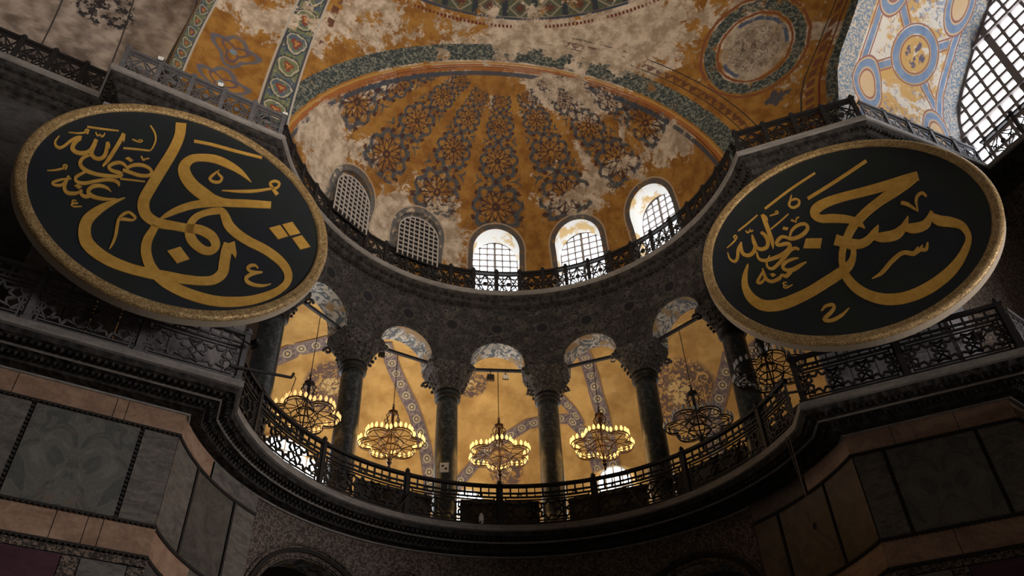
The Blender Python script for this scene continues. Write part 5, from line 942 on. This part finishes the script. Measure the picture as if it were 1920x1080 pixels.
r = Rail('gallery_railing', 'short pale railing beyond the corner at the right edge, past the right roundel', G1, zl, 1.42, MT['rail'], 'star')
r.straight(LP[-2]+(LP[-1]-LP[-2]).normalized()*.35, LP[-1], 2, (0, 1))
r = Rail('cornice_railing', 'curved dark lattice railing on the ledge under the five semi-dome windows', G2, zu, 1.16, MT['rail_dark'], 'lattice')
ca = [89.4+7.05*k for k in range(12, -13, -1)]
r.curved(7.80, ca, ca[1:-1])
k = len(UPo)
r = Rail('cornice_railing', 'straight dark lattice railing above the left roundel, nearest the semi-dome', G2, zu, 1.16, MT['rail'], 'lattice')
r.straight(UPo[2], UPo[3], 5)
r = Rail('cornice_railing', 'dark lattice railing in front of the brown wall at the top left', G2, zu, 1.16, MT['rail_dark'], 'lattice')
r.straight(UPo[0], UPo[1], 5)
r = Rail('cornice_railing', 'straight dark lattice railing above the right roundel, nearest the semi-dome', G2, zu, 1.16, MT['rail_dark'], 'lattice')
r.straight(UPo[k-4], UPo[k-3], 4)
r = Rail('cornice_railing', 'lattice railing running under the bright blue and gold vault', G2, zu, 1.16, MT['rail'], 'lattice')
r.straight(UPo[k-3]+(UPo[k-2]-UPo[k-3]).normalized()*.3, UPo[k-2], 5, (0, 1))
r = Rail('cornice_railing', 'dark lattice railing at the foot of the great slanting lattice window, top right', G2, zu, 1.16, MT['rail_dark'], 'lattice')
r.straight(UPo[k-2]+(UPo[k-1]-UPo[k-2]).normalized()*.3, UPo[k-1], 6, (0, 1))

# ------------------------------------------------------------------ gallery columns
def make_column():
    t = thing('gallery_column', '', 'column')
    mb = MB(); mb.box((0, 0, .10), (1.05, 1.05, .2)); mb.lathe([(.52, .2), (.54, .28), (.50, .36), (.45, .40), (.49, .46), (.45, .54)], 28); mb.build('base', MT['capital'], t)
    mb = MB(); mb.lathe([(.425, .5)]+[(.425-.045*(i/10)**1.6, .5+4.95*i/10) for i in range(11)], 32); sh_ = mb.build('shaft', MT['column'], t, True)
    for z0 in (5.30,):
        mb = MB(); mb.lathe([(.39, z0), (.47, z0+.02), (.48, z0+.08), (.42, z0+.11), (.42, z0+.16), (.48, z0+.18), (.49, z0+.26), (.43, z0+.29), (.46, z0+.34)], 28); mb.build('collar', MT['collar'], sh_, True)
    # basket capital: round at the necking, square under the abacus, with leaves and corner volutes
    mb = MB(); n = 64; rows = []
    for i in range(13):
        f = i/12; z = 5.62+.98*f; w = .44+.40*f**1.5; e = 2+5*f; row = []
        for k in range(n):
            a = 2*math.pi*k/n; c, s = math.cos(a), math.sin(a); rr = w/((abs(c)**e+abs(s)**e)**(1/e))
            leaf = .035*abs(math.sin(6*a))*math.sin(math.pi*min(1, f*2 % 1.0+.02))+.03*math.cos(12*a)*f
            rr += leaf; row.append((rr*c, rr*s, z))
        rows.append(row)
    vs = [p for rw in rows for p in rw]; fs = [(i*n+k, i*n+(k+1) % n, (i+1)*n+(k+1) % n, (i+1)*n+k) for i in range(12) for k in range(n)]
    fs += [tuple(range(n))[::-1], tuple(12*n+k for k in range(n))]; mb.add(vs, fs)
    for sx in (-1, 1):
        for sy in (-1, 1):
            c = Vector((sx*.70, sy*.70, 6.34)); d = Vector((sx, sy, 0)).normalized()
            mb.tube([c+d*(.17-.012*j)*math.cos(j*.55)+Vector((0, 0, (.17-.012*j)*math.sin(j*.55))) for j in range(13)], .055, 6)
            for zz, rr in ((5.78, .50), (6.02, .58)):
                mb.tube([Vector((sx*rr*.68, sy*rr*.68, zz)), Vector((sx*(rr+.07)*.72, sy*(rr+.07)*.72, zz+.14)), Vector((sx*(rr+.16)*.72, sy*(rr+.16)*.72, zz+.16))], [.07, .06, .02], 6)
        for q in (0, 1):
            for zz in (5.75, 5.95, 6.15):
                for o in (-.25, 0, .25):
                    a = (sx*(.47+(zz-5.6)*.45), o) if q else (o, sx*(.47+(zz-5.6)*.45)); mb.lathe([(.02, -.05), (.055, 0), (.045, .06), (.01, .1)], 6, (a[0], a[1], zz))
    mb.build('capital', MT['capital'], t, True)
    mb = MB()
    for (z0, z1, w0, w1) in ((6.56, 6.68, .86, .88),): mb.box((0, 0, (z0+z1)/2), (2*w1, 2*w1*.58, z1-z0)); mb.box((0, 0, z1+.03), (1.7, 1.02, .06))
    mb.build('impost', MT['capital'], t); return t
CL = ['leftmost grey column of the gallery, against the orange strip beside the left roundel', 'grey marble column between the leftmost and the second chandelier', 'grey marble column with a white notice, left of the middle arch', 'grey marble column between the middle chandelier and the one right of it', 'grey marble column right of the three brightly lit chandeliers', 'dark column at the right partly behind the right roundel, with a white notice']
proto = make_column()
for i, a in enumerate(COLS):
    o = proto if i == 0 else copy_tree(proto)
    p = pol(8.44, a, 10.98); o.location = p; o.rotation_euler = (0, 0, R(a-90)); o['label'] = CL[i]; o['group'] = 'gallery columns'
for i, (a, nm) in enumerate(((102.25, 'left of the middle arch'), (25.75, 'at the right'))):
    a2 = a-7 if i == 0 else a+18; c = pol(8.44, a); t = pol(1, -90+(-8 if i == 0 else -2)); f = Vector((-.12, -1, 0)).normalized() if i == 0 else Vector((-.55, -.83, 0)).normalized()
    s = Vector((-f.y, f.x, 0)); m = MB(); q = c+f*.45; z = 13.35 if i == 0 else 14.25
    m.frame((q.x, q.y, z), f, s, (0, 0, 1), .03, .30, .36, 0)
    o = m.build('notice', MT['whitepaint']); tag(o, 'white notice card with two dark squares on the grey column '+nm, 'sign', 'notices on columns')
    m = MB()
    for sx, sz in ((-.05, .06), (.06, -.05)): g = q+f*.017+s*sx; m.frame((g.x, g.y, z+sz), f, s, (0, 0, 1), .012, .07, .07)
    k = m.build('printed_marks', MT['iron']); k.parent = o

# marble parapet slabs between the columns
PL = ['between the leftmost and second gallery columns', 'under the second chandelier from the left', 'under the middle chandelier', 'under the chandelier right of the middle one', 'under the unlit chandelier at the right', 'right of the dark notice column']
PE = COLS+[6.0]
for i in range(2, 7):
    a, b = PE[i-1], PE[i]; m = MB(); A, B = pol(8.46, a, 11.0), pol(8.46, b, 11.0); d = (B-A).normalized(); s = Vector((-d.y, d.x, 0)); c = (A+B)/2; L = (B-A).length-1.06
    for z0, z1, t in ((0, .14, .26), (.14, 1.22, .14), (1.22, 1.36, .24)): m.frame((c.x, c.y, 11.0+(z0+z1)/2), d, s, (0, 0, 1), L, t, z1-z0)
    o = m.build('parapet_slab', MT['darkstone']); tag(o, 'dark marble parapet slab '+PL[i-1], 'parapet', 'parapet slabs of the gallery')

# tie rods between the capitals
edge = [173.0]+COLS+[6.0]; TL_ = ['between the left pier and the leftmost column', 'over the leftmost chandelier', 'over the second chandelier from the left', 'over the middle chandelier', 'over the chandelier right of the middle one', 'over the unlit chandelier at the right', 'behind the rim of the right roundel']
for i, (a, b) in enumerate(zip(edge, edge[1:])):
    m = MB(); A, B = pol(8.46, a, 17.76), pol(8.46, b, 17.76); d = (B-A).normalized()
    m.bar(A+d*.88, B-d*.88, .10, .10); o = m.build('tie_rod', MT['iron']); tag(o, 'black iron tie rod '+TL_[i], 'rod', 'tie rods of the arcade')

# ------------------------------------------------------------------ chandeliers
def make_chandelier(bulb, metal, lit):
    t = thing('chandelier', '', 'chandelier'); RR = 1.12
    def ros(a, r=RR):
        f = a % (math.pi/3)-math.pi/6      # six round lobes
        return r*(.64*math.cos(f)+math.sqrt(.36**2-(.64*math.sin(f))**2))
    mb = MB(); n = 96; mb.tube([(ros(2*math.pi*i/n)*math.cos(2*math.pi*i/n), ros(2*math.pi*i/n)*math.sin(2*math.pi*i/n), 0) for i in range(n)], .022, 6, True)
    mb.tube([(ros(2*math.pi*i/n)*.96*math.cos(2*math.pi*i/n), ros(2*math.pi*i/n)*.96*math.sin(2*math.pi*i/n), -.07) for i in range(n)], .014, 5, True); ring = mb.build('ring', metal, t)
    mb = MB()
    for z, r in ((.0, .42), (-.22, .36), (.16, .26)): mb.tube([(r*math.cos(2*math.pi*i/24), r*math.sin(2*math.pi*i/24), z) for i in range(24)], .02, 6, True)
    for i in range(6):
        a = 2*math.pi*(i+.5)/6; c, s = math.cos(a), math.sin(a)
        def P(r, z, da=0.0): return Vector((r*math.cos(a+da), r*math.sin(a+da), z))
        mb.tube([P(.10, .62), P(.16, .40), P(.34, .20), P(.66, .10), P(.98, .02)], .017, 5)
        mb.tube([P(.98, 0), P(.70, -.10), P(.42, -.20), P(.30, -.36), P(.12, -.52), P(.03, -.60)], .017, 5)
        for q in (-1, 1): mb.tube([P(.42, 0, 0), P(.62, .02, q*.28), P(.80, .0, q*.44), P(.96, -.02, q*.30), P(1.0, 0, 0)], .014, 5)
        mb.tube([P(.42, .0), P(.28, .17), P(.12, .30)], .013, 5)
    mb.tube([(0, 0, .62), (0, 0, -.6)], .026, 6); mb.build('cage', metal, t)
    mb = MB(); mb.lathe([(.02, .58), (.10, .62), (.05, .68), (.05, 1.12), (.15, 1.16), (.17, 1.24), (.09, 1.28), (.04, 1.36), (.03, 1.42)], 12)
    for i in range(6):
        a = 2*math.pi*i/6
        def P(r, z): return Vector((r*math.cos(a), r*math.sin(a), z))
        mb.tube([P(.10, .62), P(.26, .72), P(.30, .84), P(.20, .92), P(.15, .84), P(.22, .78)], .018, 5); mb.tube([P(.20, .92), P(.24, 1.04), P(.14, 1.18)], .018, 5)
    mb.build('crown', metal, t)
    mb = MB(); mb.lathe([(.03, -.56), (.09, -.61), (.06, -.68), (.10, -.74), (.04, -.84), (.05, -.90), (.012, -1.0)], 10); mb.build('finial', metal, t)
    nb = 42; bm_ = None
    for i in range(nb):
        a = 2*math.pi*(i+.5)/nb; r = ros(a)
        if bm_ is None:
            mb = MB(); mb.lathe([(.026, .02), (.03, .05), (.046, .09), (.05, .13), (.034, .18), (.008, .225)], 8); o = mb.build('bulb', bulb, ring, True); bm_ = o.data
        else: o = bpy.data.objects.new('bulb', bm_); COL.objects.link(o); o.parent = ring
        o.location = (r*math.cos(a), r*math.sin(a), 0)
    return t
CH = [(139.9, 8.3, 13.72, 'dim', 'leftmost chandelier with small faint bulbs, beside the left roundel and above the white star openings', 139),
      (116.4, 8.3, 14.02, 'on', 'brightly lit chandelier, left of the three glowing ones', 0), (89.3, 8.3, 14.13, 'on', 'brightly lit chandelier in the middle arch', 0), (63.9, 8.3, 14.18, 'on', 'brightly lit chandelier, right of the three glowing ones', 0),
      (39.4, 8.3, 13.80, 'off', 'unlit chandelier with grey bulbs in front of the painted flower, left of the notice column', 0), (15.0, 7.95, 13.72, 'off', 'unlit chandelier at the far right below the right roundel, crossing the dark column', 0)]
protos = {}
for a, rr, z, k, lab, _ in CH:
    if k not in protos:
        t = make_chandelier(MT['bulb_'+k], MT['brass'] if k == 'on' else MT['iron'], k); protos[k] = t
    else: t = copy_tree(protos[k])
    p = pol(rr, a, z); t.location = p; t.rotation_euler = (0, 0, R(a+90)); t['label'] = lab; t['group'] = 'gallery chandeliers'
    top = 17.70
    mb = MB(); mb.tube([(0, 0, 1.40), (0, 0, top-z)], .014, 5)
    for q in (1.42, 1.52): mb.tube([(.04*math.cos(j), 0, q+.04*math.sin(j)) for j in np.linspace(0, 6.283, 9)[:-1]], .012, 5, True)
    o = mb.build('chain', MT['iron']); o.parent = t
    if k != 'off':
        d = bpy.data.lights.new('glow', 'POINT'); d.energy = 75 if k == 'on' else 18; d.color = (1.0, .58, .22); d.shadow_soft_size = .9
        o = bpy.data.objects.new('glow', d); COL.objects.link(o); o.parent = t; o.location = (0, 0, .15)

# ------------------------------------------------------------------ roundels
def ints(s): return [[int(v)/1000 for v in q.split(',')] for q in s.split(';')]
def roundel(label, c, az, tilt, strokes, quads, labels):
    n = Vector((math.cos(az)*math.cos(tilt), math.sin(az)*math.cos(tilt), -math.sin(tilt))); e = Vector((-math.sin(az), math.cos(az), 0)); u = n.cross(e)
    t = thing('calligraphy_roundel', label, 'roundel', (0, 0, 0), 0, 'giant calligraphy roundels')
    t.matrix_world = Matrix(((e.x, u.x, n.x, c[0]), (e.y, u.y, n.y, c[1]), (e.z, u.z, n.z, c[2]), (0, 0, 0, 1)))
    mb = MB(); k = 120; mb.lathe([(3.52, -.16), (3.52, .0)], k); mb.build('board', MT['board'], t)
    mb = MB(); prof = [(3.47, -.0), (3.48, .05), (3.52, .085), (3.57, .06), (3.62, .09), (3.70, .08), (3.75, .03), (3.75, -.02)]
    mb.grid([[(r*math.cos(2*math.pi*i/k), r*math.sin(2*math.pi*i/k), z) for r, z in prof] for i in range(k)], closed_u=True); mb.build('rim', MT['rim'], t, True)
    mb = MB(); prof = [(3.75, -.02), (3.76, -.22), (3.3, -.22)]
    mb.grid([[(r*math.cos(2*math.pi*i/k), r*math.sin(2*math.pi*i/k), z) for r, z in prof] for i in range(k)], closed_u=True)
    for j in range(-3, 4): mb.box((j*.95, 0, -.20), (.10, 2*math.sqrt(3.4**2-(j*.95)**2), .08))
    mb.build('rim_edge', MT['rimwood'], t)
    for j, q in enumerate(strokes):
        A = [(q[i], q[i+1]) for i in range(0, len(q), 4)]; B = [(q[i+2], q[i+3]) for i in range(0, len(q), 4)]; m = len(A); h = .018+.0008*(j % 7)
        mb = MB(); mb.add([(*p, h) for p in A]+[(*p, h) for p in B]+[(*p, 0) for p in A]+[(*p, 0) for p in B],
                          [(i, i+1, m+i+1, m+i) for i in range(m-1)]+[(i, 2*m+i, 2*m+i+1, i+1) for i in range(m-1)]+[(m+i, m+i+1, 3*m+i+1, 3*m+i) for i in range(m-1)]+[(0, m, 3*m, 2*m), (m-1, 3*m-1, 4*m-1, 2*m-1)][:2])
        mb.build('letter_stroke', MT['gold'], t)
    for q in quads:
        mb = MB(); mb.prism([(q[i], q[i+1]) for i in range(0, len(q), 2)], lambda x, y, d: Vector((x, y, d)), 0, .021); mb.build('letter_dot', MT['gold'], t)
    return t
roundel('huge round dark green board with gold calligraphy at the left, with three gold squares', (-8.8138, -2.2327, 15.131), -1.1380, -.0968, ints(STROKES_LEFT), ints(QUADS_LEFT), None)
roundel('huge round near-black board with gold calligraphy at the right, under the bright vault', (8.2577, -2.6761, 14.9075), -2.1341, -.1045, ints(STROKES_RIGHT), ints(QUADS_RIGHT), None)

# ------------------------------------------------------------------ small fittings
def lamp(name, label, cat, p, aim, mat, s=.16, group=None, arm=None):
    """little floodlight: housing, bracket and visor"""
    t = thing(name, label, cat, p, 0, group); d = (Vector(aim)-Vector(p)).normalized(); sd = d.cross(Vector((0, 0, 1))).normalized(); u = sd.cross(d)
    mb = MB(); mb.frame((0, 0, 0), d, sd, u, s*1.1, s*1.5, s); mb.frame(d*(s*.62), d, sd, u, s*.2, s*1.7, s*1.2); mb.build('housing', mat, t)
    mb = MB()
    for q in (-1, 1): mb.bar(sd*(q*s*.85), sd*(q*s*.85)-Vector((0, 0, s*1.2)), .025, .025)
    mb.bar(sd*(-s*.85)-Vector((0, 0, s*1.2)), sd*(s*.85)-Vector((0, 0, s*1.2)), .025, .025)
    if arm is not None: mb.bar(Vector((0, 0, -s*1.2)), Vector(arm)-Vector(p), .03, .03)
    mb.build('bracket', MT['iron'], t); return t
def near(P, k=0): return P
lamp('floodlight', 'black twin floodlight on an arm at the corner post right of the left railing', 'lamp', (-6.75, -.66, 12.05), (-2, 6, 14), MT['iron'], .13, None, (-7.28, -.78, 12.2))
lamp('floodlight', 'black loudspeaker-like floodlight in the corner where the brown bay meets the left pier', 'lamp', (-12.5, -.78, 22.3), (-6, -8, 18), MT['iron'], .30, None, (-12.5, -.5, 21.25))
for p, lab in (((-11.4, -1.42, 22.50), 'small white spotlight at the far left end of the railing above the left roundel'), ((-9.7, -.58, 22.50), 'small white spotlight midway along the railing above the left roundel'), ((-7.75, .42, 22.48), 'small white spotlight at the semi-dome end of the railing above the left roundel')):
    lamp('spotlight', lab, 'lamp', p, (p[0]+1, p[1]-4, 16), MT['whitepaint'], .10, 'small white spotlights', (p[0], p[1]-.02, 22.36))
ra, rb = LP[-3], LP[-2]; rd_ = (rb-ra).normalized()
p = ra+rd_*1.9; q = p+RN*.12
lamp('spotlight', 'white spotlight at the lower rim of the right roundel, middle of its railing', 'lamp', (q.x, q.y, 12.78), (q.x-1, q.y-4, 16), MT['whitepaint'], .13, 'small white spotlights', (p.x, p.y, 12.5))
p = ra+rd_*3.3; q = p+RN*.12
lamp('spotlight', 'white spotlight near the right end of the railing below the right roundel', 'lamp', (q.x, q.y, 12.45), (q.x-1, q.y-4, 16), MT['whitepaint'], .13, 'small white spotlights', (p.x, p.y, 12.3))
lamp('floodlight', 'black floodlight on an arm past the corner post below the right roundel', 'lamp', (11.75, -1.55, 12.5), (8, -8, 18), MT['iron'], .15, None, (rb.x+.1, rb.y, 12.4))
lamp('floodlight', 'black floodlight hanging under the tie rod above the middle chandelier', 'lamp', (-.18, 8.33, 17.52), (0, 2, 10), MT['iron'], .16, None, (-.18, 8.33, 17.74))
lamp('spotlight', 'pale spotlight under the tie rod, beside the black floodlight over the middle chandelier', 'lamp', (.40, 8.33, 17.56), (1, 2, 10), MT['whitepaint'], .12, 'small white spotlights', (.40, 8.33, 17.74))
lamp('floodlight', 'black floodlight under the tie rod at its left end, second arch from the left roundel', 'lamp', (-4.25, 7.02, 17.45), (-3, 2, 10), MT['iron'], .13, None, (-4.25, 7.08, 17.74))
lamp('spotlight', 'tiny white spotlight under the tie rod, right end, over the rightmost lit chandelier', 'lamp', (4.3, 7.0, 17.56), (3, 2, 10), MT['whitepaint'], .08, 'small white spotlights', (4.3, 7.06, 17.74))
# iron brackets that reach out over the curved railing
for lab, a, b, w in (('iron bracket arm reaching from the left railing corner, with a thin hanging wire', (-7.22, -.72, 11.3), (-5.98, .5, 11.85), 1.2), ('iron bracket arm at the right end of the curved gallery railing', (7.22, -.60, 11.3), (6.7, .85, 12.0), 0)):
    t = thing('bracket_arm', lab, 'bracket', a); A = Vector((0, 0, 0)); B = Vector(b)-Vector(a)
    mb = MB(); mb.bar(A, B, .055, .055); mb.bar(B, B+Vector((.03, .03, .16)), .05, .05); arm_ = mb.build('arm', MT['iron'], t)
    if w:
        mb = MB(); mb.tube([B+Vector((.02, .02, .12)), B+Vector((.10, .06, .02)), B+Vector((.02, .05, -.5)), B+Vector((-.12, .0, -w))], .012, 5); mb.build('wire', MT['iron'], arm_)
t = thing('hanging_cable', 'thin grey cable with a small weight hanging from the gallery ledge at the right', 'cable', (7.14, 1.02, 10.88))
mb = MB(); mb.tube([(0, 0, 0), (.01, 0, -1.2), (0, .01, -2.5)], .014, 6); mb.tube([(-.10, .02, 0), (-.05, .01, -.9), (0, .0, -1.6)], .010, 5); mb.build('cable', MT['slab_tan'], t)
mb = MB(); mb.lathe([(.01, -2.62), (.05, -2.58), (.05, -2.5), (.015, -2.44)], 10); mb.build('weight', MT['iron'], t)
mb = MB(); mb.box((0, 0, .16), (.14, .08, .20)); mb.box((0, 0, .05), (.10, .08, .08)); mb.lathe([(.05, .26), (.06, .30), (.02, .36)], 10)
o = mb.build('junction_box', MT['whitepaint'], loc=(-.64, 7.16, 11.06)); tag(o, 'small white junction box at the foot of the curved railing, left of its middle', 'box')
for lab, a in (('slanting iron stay bracing the curved railing below the second chandelier', 113), ('slanting iron stay bracing the curved railing just right of its middle post', 91), ('slanting iron stay bracing the curved railing below the column right of the lit chandeliers', 57)):
    mb = MB(); mb.bar(pol(7.16, a+(4.5 if a > 60 else -3.5), 11.06), pol(7.30, a, 11.95), .04, .04); o = mb.build('railing_stay', MT['iron']); tag(o, lab, 'stay', 'railing stays')
for o in list(bpy.data.objects):
    if o.type == 'MESH' and o.users_collection == (): bpy.data.objects.remove(o)
